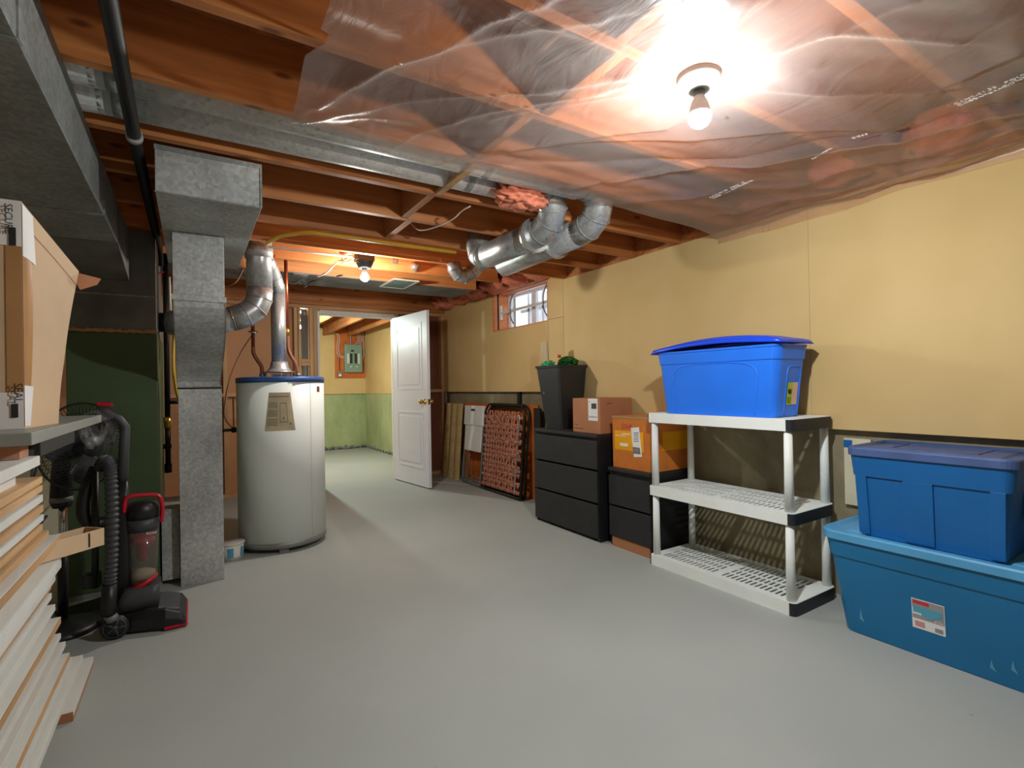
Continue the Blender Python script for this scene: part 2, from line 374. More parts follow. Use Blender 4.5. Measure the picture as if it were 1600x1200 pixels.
# right foundation wall with the window hole (Y 3.88-4.94, z 1.763-2.20)
b = MB()
b.box(XR, YN, 0, 3.2, 3.88, ZS); b.box(XR, 4.94, 0, 3.2, YB+0.2, ZS); b.box(XR, 3.88, 0, 3.2, 4.94, 1.763); b.box(XR, 3.88, 2.23, 3.2, 4.94, ZS)
struct('wall_right', b, 'conc')
struct('wall_left', MB().box(-1.3, YN, 0, XL, 6.34, ZS), 'lwall')
struct('wall_near', MB().box(-1.3, YN-0.12, 0, 3.1, YN, ZS), 'hard')
# yellow boards hung on the right wall
t = 0.012; xf = 2.88
def board(n, y0, z0, y1, z1, x0=xf): struct('trim_%d' % n, MB().box(x0, y0, z0, x0+t, y1, z1), 'ply')
struct('trim_30', MB().box(xf+0.004, 1.4715, 0.9, xf+0.02, 1.4785, 2.118), 'black')  # black strip added in the board seam, standing in for the gap's shade
struct('trim_31', MB().box(xf+0.006, 3.6475, 1.095, xf+0.02, 3.6525, 2.3).box(xf+0.006, 3.882, 1.095, xf+0.02, 3.886, 1.76).box(xf+0.006, 3.652, 1.775, xf+0.02, 3.882, 1.781), 'hard_dark')  # dark strips added likewise to paint shade into the other board seams
board(1, 1.4745, 0.895, 3.648, 2.118)
board(2, YN, 0.893, 1.473, 2.118)
b = MB(); b.box(xf, 4.94, 1.092, xf+t, 6.25, 2.325); b.box(xf, 3.886, 1.092, xf+t, 4.94, 1.763); b.box(xf, 3.886, 2.215, xf+t, 4.94, 2.325)
struct('trim_3', b, 'ply')
board(4, 3.652, 1.092, 3.882, 1.776)
board(5, 3.652, 1.780, 3.882, 2.325)
# furring behind the boards
b = MB(); 
for y in (-1.2, -0.2, 0.8, 2.3, 3.2, 5.3, 6.1): b.box(xf+t, y-0.02, 1.1, XR, y+0.02, 2.1)
struct('trim_6', b, 'stud')
# window
wn = bpy.data.objects.new('window_1', None); C.objects.link(wn); wn.location = (3.1, 4.41, 1.763); wn['kind'] = 'structure'
b = MB()  # wooden rough buck
for x0, x1 in ((2.885, 2.925), (2.95, 3.07)):
    b.box(x0, 4.90, 1.763, x1, 4.94, 2.215); b.box(x0, 3.88, 1.763, x1, 3.905, 2.215); b.box(x0, 3.905, 2.185, x1, 4.90, 2.215); b.box(x0, 3.905, 1.763, x1, 4.90, 1.777)
b.build('window_buck', 'studY', wn)
b = MB(); b.box(2.924, 4.915, 1.76, 2.955, 4.93, 2.2); b.build('dark_gap', 'black', wn)
b = MB()
for (y0, z0, y1, z1) in ((3.905, 1.777, 4.90, 1.815), (3.905, 2.15, 4.90, 2.185), (4.865, 1.815, 4.90, 2.15), (3.905, 1.815, 3.94, 2.15)): b.box(3.07, y0, z0, 3.12, y1, z1)
b.build('window_frame', 'vinyl', wn, bev=0.003)
b = MB(); b.box(3.075, 4.40, 1.815, 3.11, 4.44, 2.15); b.box(3.075, 3.94, 1.815, 3.10, 3.96, 2.15); b.box(3.08, 4.37, 1.815, 3.115, 4.40, 2.15); b.box(3.075, 4.85, 1.815, 3.10, 4.865, 2.15)
b.build('sash', 'vinyl', wn, bev=0.002)
MB().box(3.095, 3.94, 1.815, 3.098, 4.865, 2.15).build('pane', 'glass', wn)
b = MB(); b.box(2.975, 3.905, 1.965, 2.985, 4.90, 1.995); b.box(2.95, 4.885, 1.90, 2.985, 4.90, 2.06)
b.build('security_bar', 'whiteplastic', wn)
for y in (4.08, 4.70):
    b = MB(); b.tube(smooth_path([(2.965, y-0.07, 1.83), (2.965, y-0.01, 1.92), (2.965, y-0.01, 2.06), (2.965, y-0.07, 2.15)], 5), 0.007, 8); b.build('security_rod', 'steelgrey', wn)
# what stands outside the window: a pale corrugated window well
b = MB()
n = 60
b.grid(lambda u, v: Vector((3.95+0.03*math.sin(u*PI*24), 2.9+u*2.9, 1.3+v*1.1)), 240, 1)
o = b.build('window_well_liner', 'siding', fix=False); o['kind'] = 'structure'; o.name = 'trim_7'
b = MB().box(3.2, 2.9, 1.2, 4.0, 5.8, 1.5); o = struct('trim_8', b, 'siding')
b = MB()
for i in range(7): b.box(3.5, 3.3+i*0.3, 1.6, 3.53, 3.34+i*0.3, 2.3)
b.box(3.5, 3.2, 2.06, 3.53, 5.3, 2.10); b.build('window_well_grate', 'vinyl', wn)

# joists -------------------------------------------------------------
YJ = [-1.05, -0.625, -0.20, 0.225, 0.65, 1.075, 1.50, 1.935, 2.37, 2.80, 3.225, 3.65, 4.075, 4.50, 4.925]
def joist_label(i, y):
    if y < 1.9:
        return 'orange-brown floor joist above the hanging plastic sheet, %s joist in from the sheet\'s far edge' % ['nearest', 'second', 'third', 'fourth', 'fifth', 'sixth', 'seventh', 'eighth'][6-i] 
    return {7: 'floor joist along the near side of the paired round ducts, beside the sheet edge', 8: 'floor joist just beyond the paired round ducts, above the dropped duct box',
            9: 'second floor joist beyond the paired round ducts', 10: 'third floor joist beyond the paired round ducts', 11: 'floor joist just in front of the big flue pipe',
            12: 'floor joist just before the far bare bulb', 13: 'brightly lit floor joist just behind the far bare bulb', 14: 'last floor joist, beyond the ceiling register, facing the header over the white door'}[i]
for i, y in enumerate(YJ):
    x1 = XR if y < 3.9 else 2.42
    tag(MB().box(XL, y-0.04, ZJ, x1, y, ZS).build('floor_joist', 'joist', bev=0.002), joist_label(i, y), 'joist', 'floor joists overhead')
tag(MB().box(XL, 6.205, 2.142, XR, 6.25, ZS).build('header_beam', 'joist', bev=0.002), 'wide orange-brown header beam resting on the stud wall over the white door', 'beam')
b = MB().box(XR-0.04, YN, ZJ, XR, 3.65, ZS); struct('trim_9', b, 'joist')
# solid blocking between joists
for i in range(len(YJ)-1):
    ya, yb = YJ[i], YJ[i+1]-0.04
    xb = 1.02+(0.045 if i % 2 else 0)
    if i in (8, 12, 7, 13, 14, 15, 11, 10): continue
    where = {9: 'between the second and third joists beyond the paired round ducts', 10: 'between the third and fourth joists beyond the paired round ducts',
             11: 'in the bay of the big flue pipe'}.get(i, 'dimly seen above the plastic sheet, %s bay from its far edge' % ['first', 'second', 'third', 'fourth', 'fifth', 'sixth', 'seventh', 'eighth'][6-i] if i < 7 else '')
    tag(MB().box(xb, ya, ZJ+0.002, xb+0.04, yb, ZS-0.03).build('joist_blocking', 'joistY', bev=0.002), 'short wooden blocking '+where, 'blocking', 'blocking between joists')
tag(MB().box(1.02, 2.374, ZJ+0.002, 1.06, 2.756, ZS-0.03).build('joist_blocking', 'joistY', bev=0.002), 'short wooden blocking touching the joist beyond the paired round ducts', 'blocking', 'blocking between joists')
# a wood cross-piece strap below the round ducts
tag(MB().box(1.045, 1.94, ZJ-0.001, 1.08, 2.345, ZJ+0.02).build('wood_strap', 'stud', bev=0.002), 'small wooden strap across the underside of the paired round ducts', 'strap')

# stud wall with the door --------------------------------------------
TP = 'white pine '
def stud(x0, x1, z0=0.04, z1=2.10, lab=''):
    struct('trim_%d' % stud.n, MB().box(x0, YD, z0, x1, YD+0.089, z1), 'stud', bev=0.002); stud.n += 1
stud.n = 10
for x0, x1 in ((-1.10, -1.06), (-0.70, -0.66), (-0.27, -0.23), (0.29, 0.33), (1.005, 1.045), (1.05, 1.075), (1.175, 1.215), (1.218, 1.258), (2.215, 2.25), (2.84, 2.88)): stud(x0, x1)
def plate(x0, x1, z0, z1, y0=YD, y1=YD+0.089):
    struct('trim_%d' % stud.n, MB().box(x0, y0, z0, x1, y1, z1), 'studX', bev=0.002); stud.n += 1
plate(XL, XR-0.05, 2.101, 2.141); plate(XL, 1.258, 0.0, 0.04); plate(2.215, XR-0.05, 0.0, 0.04)
plate(-0.23, 0.29, 1.09, 1.13); plate(0.33, 1.005, 1.09, 1.13); plate(2.25, 2.84, 1.09, 1.13); plate(-0.66, -0.27, 1.09, 1.13)
plate(1.258, 2.215, 2.088, 2.10); plate(1.076, 1.174, 1.43, 1.51)
b = MB(); b.box(XL, 6.34, 0, 1.075, 6.352, 2.14); struct('wall_back', b, 'hard')
b = MB(); b.box(2.215, 6.34, 0, 2.93, 6.352, 2.14); struct('wall_back', b, 'hard_dark')
b = MB(); b.box(XL, 6.30, 2.142, XR, 6.34, ZS); struct('trim_40', b, 'joist')
# grey vent pipe in the narrow bay left of the door
tag(MB().tube([(1.125, 6.30, 0.06), (1.125, 6.30, 2.02), ], 0.040, 16).tube([(1.125, 6.30, 2.0), (1.125, 6.30, 2.09)], 0.032, 12).build('drain_pipe', 'abs'), 'grey vertical pipe between studs just left of the doorway', 'pipe')
# door frame and door
b = MB()
b.box(1.258, 6.235, 0, 1.285, 6.37, 2.075); b.box(2.188, 6.235, 0, 2.215, 6.37, 2.075); b.box(1.285, 6.235, 2.045, 2.188, 6.37, 2.088)
b.box(1.285, 6.29, 0, 1.297, 6.33, 2.045); b.box(2.176, 6.29, 0, 2.188, 6.33, 2.045); b.box(1.297, 6.29, 2.033, 2.176, 6.33, 2.045)
struct('door_frame', b, 'trimwhite', bev=0.002).name = 'trim_41'
dr = bpy.data.objects.new('door_1', None); C.objects.link(dr); dr.location = (2.170, 6.212, 0.012); dr['kind'] = 'structure'
W_, H_, T_ = 0.86, 2.022, 0.035
def door_panels(mb):
    mb.box(0, -T_/2, 0, W_, T_/2, H_)
    for (x0, z0, x1, z1) in ((0.12, 0.20, W_-0.12, 0.86), (0.12, 1.12, W_-0.12, 1.90)):
        for s in (-1, 1):
            y = s*T_/2
            # raised frame moulding + raised centre field
            for (a, c, d, e) in ((x0, z0, x1, z0+0.02), (x0, z1-0.02, x1, z1), (x0, z0+0.02, x0+0.02, z1-0.02), (x1-0.02, z0+0.02, x1, z1-0.02)):
                mb.box(a, min(y, y+s*0.004), c, d, max(y, y+s*0.004), e)
            mb.hexa([(x0+0.045, y, z0+0.045), (x1-0.045, y, z0+0.045), (x1-0.045, y+s*0.0001, z0+0.045), (x0+0.045, y+s*0.0001, z0+0.045), (x0+0.045, y, z1-0.045), (x1-0.045, y, z1-0.045), (x1-0.045, y+s*0.0001, z1-0.045), (x0+0.045, y+s*0.0001, z1-0.045)])
            mb.box(x0+0.06, min(y, y+s*0.004), z0+0.06, x1-0.06, max(y, y+s*0.004), z1-0.06)
mb = MB(); door_panels(mb); mb.v = [v+dr.location for v in mb.v]; mb.build('door_slab', 'doorwhite', dr, bev=0.0025)
L0 = Vector(dr.location)
for s in (-1, 1):
    mb = MB(); c = L0+Vector((W_-0.065, s*T_/2, 0.98))
    mb.lathe([(0.0, 0), (0.032, 0), (0.032, 0.006), (0.012, 0.012), (0.012, 0.03), (0.026, 0.042), (0.029, 0.055), (0.022, 0.067), (0.0, 0.07)], c, 24, axis=(0, s, 0)); mb.build('door_knob', 'brass', dr)
mb = MB(); mb.v = []; mb.box(W_, -0.013, 0.95, W_+0.002, 0.013, 1.01); mb.v = [v+L0 for v in mb.v]; mb.build('latch_plate', 'brass', dr)
for z in (0.25, 1.0, 1.78):
    mb = MB(); mb.tube([L0+Vector((-0.006, 0.02, z-0.045)), L0+Vector((-0.006, 0.02, z+0.045))], 0.006, 10); mb.build('hinge', 'brass', dr)
dr.rotation_euler = (0, 0, math.atan2(5.35-6.212, 2.278-2.170))

# back room -----------------------------------------------------------
ZB = 2.33
struct('wall_back', MB().box(0.5, YB, 0, 3.1, YB+0.15, ZS), 'gconc')
struct('wall_right', MB().box(2.91, 6.36, 0, 2.93, YB, 1.06), 'gconc')
struct('wall_left', MB().box(0.35, 6.36, 0, 0.5, YB+0.1, ZS), 'hard')
struct('trim_42', MB().box(0.5, YB-0.03, 1.06, 2.925, YB, 2.31), 'ply')
struct('trim_43', MB().box(2.90, 6.36, 1.06, 2.925, YB-0.03, 2.31), 'ply')
for i, x in enumerate((0.75, 1.2, 1.65, 2.1, 2.55)):
    tag(MB().box(x, 6.35, 2.17, x+0.04, YB, ZS).build('floor_joist', 'joistY'), ['leftmost, hidden-end', 'second from left', 'middle', 'fourth from left', 'rightmost'][i]+' of the joists running lengthwise in the back room', 'joist', 'back room joists')
# broken foam / debris line along the floor of the back room
mb = MB()
for k in range(46):
    if k < 26: x, y = 1.9+k*0.04, YB-0.04
    else: x, y = 2.90, YB-0.1-(k-26)*0.16
    s_ = 0.02+0.02*random.random(); rt_ = Euler((random.random()*3, random.random()*3, random.random()*3)).to_matrix()
    mb.box(x-s_, y-s_*0.6, 0.01, x+s_, y+s_*0.6, 0.01+s_*1.2, rot=rt_)
tag(mb.build('floor_debris', 'ring'), 'line of dark rubble where back room floor meets the green concrete', 'debris', kind='stuff')
bbk = tag(MB().box(2.32, YB-0.045, 1.36, 2.885, YB-0.03, 2.30).build('backboard', 'orangewood'), 'orange-brown wooden backboard behind the electrical panel', 'board')
pn = thing('electrical_panel', 'grey-green electrical breaker panel on the back room wall', 'electrical panel', (2.65, YB-0.045, 1.473))
MB().box(2.485, YB-0.13, 1.473, 2.815, YB-0.045, 2.005).build('enclosure', 'panelgreen', pn, bev=0.004)
MB().box(2.60, YB-0.136, 1.87, 2.655, YB-0.13, 1.90).build('main_breaker', 'black', pn)
for x in (2.575, 2.665):
    for k in range(8): MB().box(x, YB-0.138, 1.645+k*0.024, x+0.05, YB-0.13, 1.665+k*0.024).build('breaker', 'black', pn)
for x in (2.525, 2.725):
    for k in range(8): MB().box(x, YB-0.1315, 1.645+k*0.024, x+0.045, YB-0.13, 1.662+k*0.024).build('circuit_label', 'label', pn)
for x in (2.58, 2.69): MB().box(x, YB-0.132, 1.575, x+0.035, YB-0.13, 1.59).build('rating_label', 'label', pn)
def cable(name, pts, r, mat, label, cat='cable', group=None, n=6, sp=5):
    return tag(MB().tube(smooth_path(pts, sp), r, n).build(name, mat), label, cat, group)
yb = YB-0.07
for k, dx in enumerate((0, 0.03)):
    cable('power_cable', [(2.30-0.25+dx, yb+0.02, 2.25), (2.36+dx, yb, 2.2), (2.35+dx, yb, 1.95), (2.37+dx, yb, 1.80+dx), (2.42, yb, 1.76+dx), (2.485, yb, 1.75+dx)], 0.007, 'wire', ['outer cream cable looping into the left side of the electrical panel', 'inner cream cable looping into the left side of the electrical panel'][k], group='panel cables on the left')
for k, (xa, xb_) in enumerate(((2.74, 2.70), (2.77, 2.75), (2.80, 2.785), (2.85, 2.80))):
    cable('power_cable', [(xa-0.02, yb+0.0, 2.28), (xa+0.02, yb-0.01*k, 2.12), (xb_, yb-0.01*k, 2.0+0.0)] if k < 3 else [(xa, yb, 2.28), (xa+0.01, yb, 1.95), (xa+0.01, yb, 1.80), (2.815, yb, 1.72+0.03*(k-3))], 0.007, 'wire', ['shortest cream cable dropping into the top right of the electrical panel', 'cream cable beside the shortest one at the electrical panel\'s top right', 'third cream cable from the left above the electrical panel\'s right corner', 'rightmost long cream cable looping into the right side of the electrical panel'][k], group='panel cables on the right')
cable('power_cable', [(2.60, yb, 2.29), (2.615, yb, 2.15), (2.62, yb, 2.005)], 0.011, 'abs', 'thick grey service conduit entering the top of the electrical panel', 'conduit')
oc = thing('wall_outlet', 'small outlet box at the lower left of the orange backboard', 'outlet', (2.40, YB-0.045, 1.39))
MB().box(2.365, YB-0.09, 1.39, 2.435, YB-0.045, 1.50).build('box', 'ring', oc, bev=0.003); MB().box(2.375, YB-0.093, 1.40, 2.425, YB-0.09, 1.44).build('face', 'label', oc)
cable('outlet_cord', [(2.40, yb, 1.50), (2.395, yb, 1.62), (2.40, yb, 1.78)], 0.006, 'black', 'thin black cord rising from the small outlet box')

# ================================================================ LAMPS
def lampholder(name, label, x, y, zt, br, mat, tilt=(0, 0, 0)):
    th = thing(name, label, 'light fixture', (x, y, zt))
    MB().lathe([(0.0, 0), (0.064, 0), (0.066, -0.006), (0.062, -0.018), (0.05, -0.040), (0.047, -0.052), (0.044, -0.054), (0.040, -0.050), (0.0, -0.047)], (x, y, zt), 32).build('porcelain_base', 'whiteplastic' if mat != 'dark' else 'black', th)
    MB().lathe([(0.0, -0.047), (0.017, -0.047), (0.017, -0.085), (0.0, -0.086)], (x, y, zt), 20).build('socket', 'midgrey', th)
    return th
lp = lampholder('ceiling_lampholder', 'cream porcelain lampholder with bare bulb poking through the plastic sheet', 1.342, 1.005, 2.105, 0.03, 'w')
def bulb(th, x, y, z, r, mat, full=False):
    t_ = 10 if full else 8   # the lit dome of an LED bulb; above it an opaque collar
    MB().lathe([(0.0, -r*1.0)]+[(r*math.sin(a), -r*math.cos(a)) for a in [i*PI/14 for i in range(1, t_+1)]], (x, y, z), 28).build('bulb', mat, th)
    q = r*math.sin(t_*PI/14); h = -r*math.cos(t_*PI/14)
    MB().lathe([(0, h-0.0005), (q*0.999, h-0.0005), (q, h+0.004), (q*0.80, h+r*0.9), (q*0.55, h+r*1.5), (0.016, 0.066), (0, 0.066)], (x, y, z), 28).build('bulb_collar', 'whiteplastic', th)
bulb(lp, 1.342, 1.005, 1.975, 0.034, 'bulb1')
lp2 = lampholder('ceiling_lampholder', 'dark lampholder with lit bare bulb between the far joists', 1.127, 3.85, 2.12, 0.03, 'dark'); bulb(lp2, 1.127, 3.85, 1.998, 0.031, 'bulb2', True)
MB().box(1.06, 3.80, 2.12, 1.19, 3.90, 2.17).build('junction_box', 'black', lp2)
lp3 = lampholder('ceiling_lampholder', 'bare bulb lampholder hidden above the back room doorway', 1.30, 7.6, 2.17, 0.03, 'w'); bulb(lp3, 1.30, 7.6, 2.045, 0.031, 'bulb3')

# ================================================================ PLASTIC SHEET
CR = [[(0.313,1.888),(0.597,1.596),(0.783,1.439),(1.147,1.106)],[(0.646,1.915),(0.809,1.577),(0.948,1.406),(1.197,1.106)],[(0.365,1.751),(0.503,1.435),(0.68,1.076),(0.748,0.998)],[(0.814,1.911),(1.285,1.495),(1.483,1.257)],[(0.68,1.076),(1.118,1.032)],[(1.614,1.744),(2.238,0.926),(2.437,0.523)],[(1.534,1.832),(2.245,1.046),(2.506,0.538)],[(1.3,1.049),(1.385,0.907),(1.478,0.683),(1.835,0.523)],[(1.435,1.008),(1.633,0.891),(2.078,0.669),(2.23,0.477)],[(2.566,1.697),(2.747,1.009),(2.756,0.593)],[(2.84,1.197),(2.619,0.563)],[(1.324,1.203),(1.292,1.042)],[(1.528,0.914),(1.584,0.778)],[(2.079,0.586),(2.036,0.434)],[(1.088,1.688),(1.559,1.323),(2.414,0.683)],[(0.905,1.322),(1.372,1.108)],[(0.45,1.572),(0.602,1.246),(0.913,0.975)],[(1.478,0.683),(1.53,0.527)],[(1.408,0.966),(1.237,0.866),(1.196,0.728)],[(0.34,1.86),(0.9,1.55),(1.25,1.12)],[(1.05,1.88),(1.7,1.5),(2.5,1.15)],[(1.9,1.85),(2.45,1.35),(2.7,0.4)]]
CA = [0.016,0.018,0.014,0.014,0.012,-0.018,0.022,0.014,0.018,0.018,0.018,0.010,0.008,0.012,0.012,0.010,0.010,0.012,0.010,0.012,-0.012,0.016]
def segd(x, y, a, b_):
    ax, ay = a; bx, by = b_; dx, dy = bx-ax, by-ay; t = max(0, min(1, ((x-ax)*dx+(y-ay)*dy)/(dx*dx+dy*dy)))
    return math.hypot(x-ax-t*dx, y-ay-t*dy), (x-ax)*dy-(y-ay)*dx
def sheet_h(x, y):
    # sag between joists, pinned at joist lines; a slow billow; sharp folds
    f = min(abs(y-(yj-0.02)) for yj in YJ)
    z = -0.022*min(1, f/0.2)**1.3*(0.75+0.25*math.sin(x*3.1+y))
    z += 0.012*noise.noise(Vector((x*2.2, y*1.6, 3.1)))
    for cr, am in zip(CR, CA):
        d = 9; sg = 1
        for a, b_ in zip(cr[:-1], cr[1:]):
            q, c_ = segd(x, y, a, b_)
            if q < d: d, sg = q, c_
        wd = 0.045 if sg > 0 else 0.015
        z -= am*math.exp(-d/wd)
    for k in range(3):
        ang = 0.9+0.5*k; z += 0.003*math.sin((x*math.cos(ang)+y*math.sin(ang))*60+4*noise.noise(Vector((x*3, y*3, k*7.7))))*max(0, noise.noise(Vector((x*1.5, y*1.5, 11+k))))
    dl = math.hypot(x-1.342, y-1.005)
    z = z*(1-math.exp(-(dl/0.16)**2))-0.004*math.exp(-(dl/0.11)**2)
    return z
def sheet_pt(u, v):
    y = -1.55+v*(1.89+1.55)
    xl = 0.302+0.006*math.sin(y*9.0)
    if y > 1.40: xl = 0.325 if y < 1.46 else (0.325-(y-1.46)*0.55 if y < 1.53 else 0.2865+(y-1.53)*0.05)
    Lx = 2.862-xl; dist = u*(Lx+0.045)
    if dist < Lx: x = xl+dist; z = 2.108+sheet_h(x, y)
    else:
        x = 2.862+0.002*math.sin(y*30); z = 2.108-(dist-Lx)*(0.9+0.3*math.sin(y*5.3))+sheet_h(2.86, y)*0.6
    if x > 2.6 and dist < Lx: z -= 0.02*((x-2.6)/0.26)**2
    if dist >= Lx: z -= 0.02
    ye = y
    if v > 0.965:  # curled far edge, rolled below the duct; runs out to the wall
        q = (v-0.965)/0.035; z -= 0.045*q*math.sin(min(1, max(0, (x-0.35)/1.1))*PI*0.9)+0.0; ye = y+0.02*q+0.11*q*max(0, (x-1.2)/1.6)
    d = Vector((x-1.342, ye-1.005)); 
    if d.length < 0.067:  # hole for the lampholder
        if d.length < 1e-4: d = Vector((1, 0))
        d = d.normalized()*0.067; x, ye = 1.342+d.x, 1.005+d.y
    return Vector((x, ye, z))
mb = MB(); NU, NV = 270, 360; mb.grid(sheet_pt, NU, NV)
keep = []; 
for f in mb.f:
    c = sum((mb.v[i] for i in f), Vector())/4
    a_ = (mb.v[f[2]]-mb.v[f[0]]).cross(mb.v[f[3]]-mb.v[f[1]]).length
    if math.hypot(c.x-1.342, c.y-1.005) > 0.066 and a_ > 1e-7: keep.append(f)
mb.f = keep; mb.sm = [True]*len(keep)
sh = thing('plastic_sheet', 'translucent plastic vapour barrier sheet stapled up under the near joists', 'plastic sheet', (1.5, 0.2, 2.1))
mb.build('film', 'sheet', sh, fix=False)
for (x, y, xe, ye, st) in ((2.217, 1.606, 2.174, 1.324, 0), (2.236, 1.118, 2.202, 1.026, 1), (2.176, 0.944, 2.19, 0.90, 2), (2.206, 0.637, 2.192, 0.539, 0), (2.206, 0.60, 2.19, 0.4, 1)):
    z = 2.108+min(sheet_h(x, y), sheet_h(xe, ye))-0.012; d = Vector((xe-x, ye-y, 0)).normalized()
    up_ = Vector((-d.y, d.x, 0)); rot = frame(d, -up_)   # read from below
    if st == 0: text('CAN2-51.33   POLY  C\nCGSB  ........  CONFORME!', 0.022, 'label', sh, (x, y, z), rot, 'print')
    elif st == 1: text('CONFORME!', 0.018, 'label', sh, (x, y, z), rot, 'print')
    else: text('CGSB', 0.022, 'label', sh, (x, y, z), rot, 'print')
for (x, y) in ((2.86, 1.25), (1.61, 1.1), (0.74, 1.08), (2.2, 0.65)):
    MB().box(x-0.007, y-0.001, 2.085, x+0.007, y+0.001, 2.089).build('staple', 'chrome', sh)

# ================================================================ DUCTS
# supply trunk along the left, its right side at X=-0.303
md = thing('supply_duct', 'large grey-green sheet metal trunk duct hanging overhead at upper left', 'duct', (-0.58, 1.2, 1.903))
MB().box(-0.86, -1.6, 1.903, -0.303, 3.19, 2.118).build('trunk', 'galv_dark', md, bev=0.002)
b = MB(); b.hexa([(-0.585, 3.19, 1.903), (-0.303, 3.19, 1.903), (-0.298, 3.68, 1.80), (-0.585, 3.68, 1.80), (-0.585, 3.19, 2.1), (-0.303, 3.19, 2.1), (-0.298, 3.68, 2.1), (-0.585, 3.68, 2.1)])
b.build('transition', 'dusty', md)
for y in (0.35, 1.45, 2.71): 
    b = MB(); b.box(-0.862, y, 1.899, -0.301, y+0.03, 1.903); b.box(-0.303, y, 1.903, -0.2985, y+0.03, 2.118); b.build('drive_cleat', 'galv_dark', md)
# black gas pipe under the joists
gp = thing('gas_pipe', 'long black iron gas pipe running under the joists towards the furnace', 'pipe', (-0.155, 1.5, 2.08))
MB().tube([(-0.135, -0.4, 2.087), (-0.165, 2.31, 2.087)], 0.0215, 16).build('pipe', 'blackpipe', gp)
b = MB(); b.tube([(-0.1647, 2.27, 2.087), (-0.165, 2.30, 2.087)], 0.027, 16); b.build('coupling', 'galv', gp)
b = MB(); b.tube([(-0.165, 2.30, 2.087), (-0.165, 3.9, 2.087), (-0.165, 4.0, 2.06), (-0.165, 4.03, 1.98)], 0.021, 14); b.build('pipe', 'blackpipe', gp)
# dark side of the duct bay
# vertical gas drop beside the furnace
gd = thing('gas_drop', 'black iron gas drop pipe between furnace and sheet metal column', 'pipe', (-0.14, 4.2, 0.6))
MB().tube([(-0.14, 4.2, 2.10), (-0.14, 4.2, 0.98)], 0.017, 14).build('riser', 'blackpipe', gd)
MB().tube([(-0.14, 4.2, 0.98), (-0.14, 4.2, 0.90)], [0.024, 0.02], 12).build('union', 'brass', gd)
b = MB(); b.tube([(-0.14, 4.2, 0.90), (-0.14, 4.2, 0.62)], 0.017, 14); b.tube([(-0.20, 4.2, 0.78), (-0.12, 4.2, 0.78)], 0.017, 12); b.tube([(-0.14, 4.2, 0.66), (-0.14, 4.2, 0.60)], 0.022, 12); b.build('tee', 'blackpipe', gd)
b = MB(); b.tube([(-0.14, 4.19, 1.08), (-0.06, 4.19, 1.08)], 0.012, 10); b.build('valve_handle', 'blackpipe', gd)
# yellow flexible gas line and small cables in the slit
tag(MB().tube(smooth_path([(-0.085, 4.05, 1.95), (-0.09, 4.05, 1.6), (-0.10, 4.05, 1.35), (-0.085, 4.05, 1.16), (-0.05, 4.05, 1.02)], 8), 0.009, 10).build('gas_hose', 'yellow'), 'yellow flexible hose hanging just left of the sheet metal column', 'hose')
tag(MB().tube(smooth_path([(-0.14, 3.95, 1.93), (-0.24, 3.95, 1.85), (-0.22, 3.95, 1.68), (-0.16, 3.95, 1.61)], 8), 0.005, 8).build('thermostat_wire', 'red'), 'thin dark red wire looping beside the furnace plenum', 'wire')
tag(MB().tube([(-0.115, 4.08, 1.92), (-0.11, 4.08, 1.62)], 0.006, 8).build('thermostat_wire', 'wire'), 'short pale wire running down beside the black pipe', 'wire')

# furnace
fu = thing('furnace', 'dark green gas furnace cabinet under a dusty grey plenum', 'furnace', (-0.375, 4.0, 0))
MB().box(-0.585, 3.68, 0.03, -0.166, 4.35, 1.50).build('cabinet', 'green', fu, bev=0.006)
b = MB(); b.box(-0.59, 3.675, 0.0, -0.16, 4.35, 0.03); b.build('base_rail', 'ring', fu)
MB().box(-0.58, 3.684, 1.50, -0.171, 4.33, 2.117).build('plenum', 'dusty', fu, bev=0.003)
MB().box(-0.583, 3.681, 1.715, -0.168, 3.684, 1.722).build('plenum_seam', 'galv_dark', fu)
mb = MB()
for k in range(26):
    x = -0.575+k*0.0158; mb.box(x, 3.6775, 1.497+0.006*random.random(), x+0.016, 3.681, 1.512+0.012*random.random())
mb.build('sealant', 'tape', fu)
MB().tube([(-0.171, 3.95, 1.60), (-0.12, 3.95, 1.60)], 0.062, 20).build('flue_collar', 'blackpipe', fu)
# return box between furnace and column
tag(MB().box(-0.160, 3.66, 0.03, -0.070, 4.1, 0.45).build('return_boot', 'galv', bev=0.003), 'small galvanised metal box at floor level between furnace and tall column', 'duct')

# dropped duct box with column
rd = thing('return_duct', 'galvanised metal column duct dropping from a boxed duct to the floor', 'duct', (0.046, 3.2, 0))
b = MB(); b.box(-0.11, 2.40, 1.935, 0.265, 3.70, 2.118); b.build('boxed_duct', 'galv', rd, bev=0.002)
b = MB(); b.box(-0.112, 2.396, 2.10, 0.267, 2.40, 2.119); b.box(0.259, 2.396, 1.935, 0.267, 2.40, 2.10); b.box(-0.112, 2.397, 1.931, 0.267, 2.40, 1.937); b.build('end_flange', 'galv_dark', rd)
b = MB(); b.box(-0.075, 2.944, 1.929, 0.154, 3.21, 1.935); b.build('collar', 'galv_dark', rd)
MB().box(-0.070, 2.95, 1.62, 0.148, 3.20, 1.931).build('upper_section', 'galv', rd, bev=0.0015)
b = MB(); b.box(-0.077, 2.943, 1.598, 0.155, 3.21, 1.628); b.build('joint_band', 'galv', rd, bev=0.002)
rings = []
for k in range(15):
    q = k/14; z = 1.60-0.42*q; s_ = q*q*(3-2*q)
    y = 2.952+0.62*s_; d = 0.25-0.03*s_
    x0 = -0.070-0.0*s_; x1 = 0.150+0.012*math.sin(q*PI)
    rings.append([(x0, y, z), (x1, y, z), (x1, y+d, z), (x0, y+d, z)])
MB().loft(rings, smooth=False).build('offset_section', 'galv', rd)
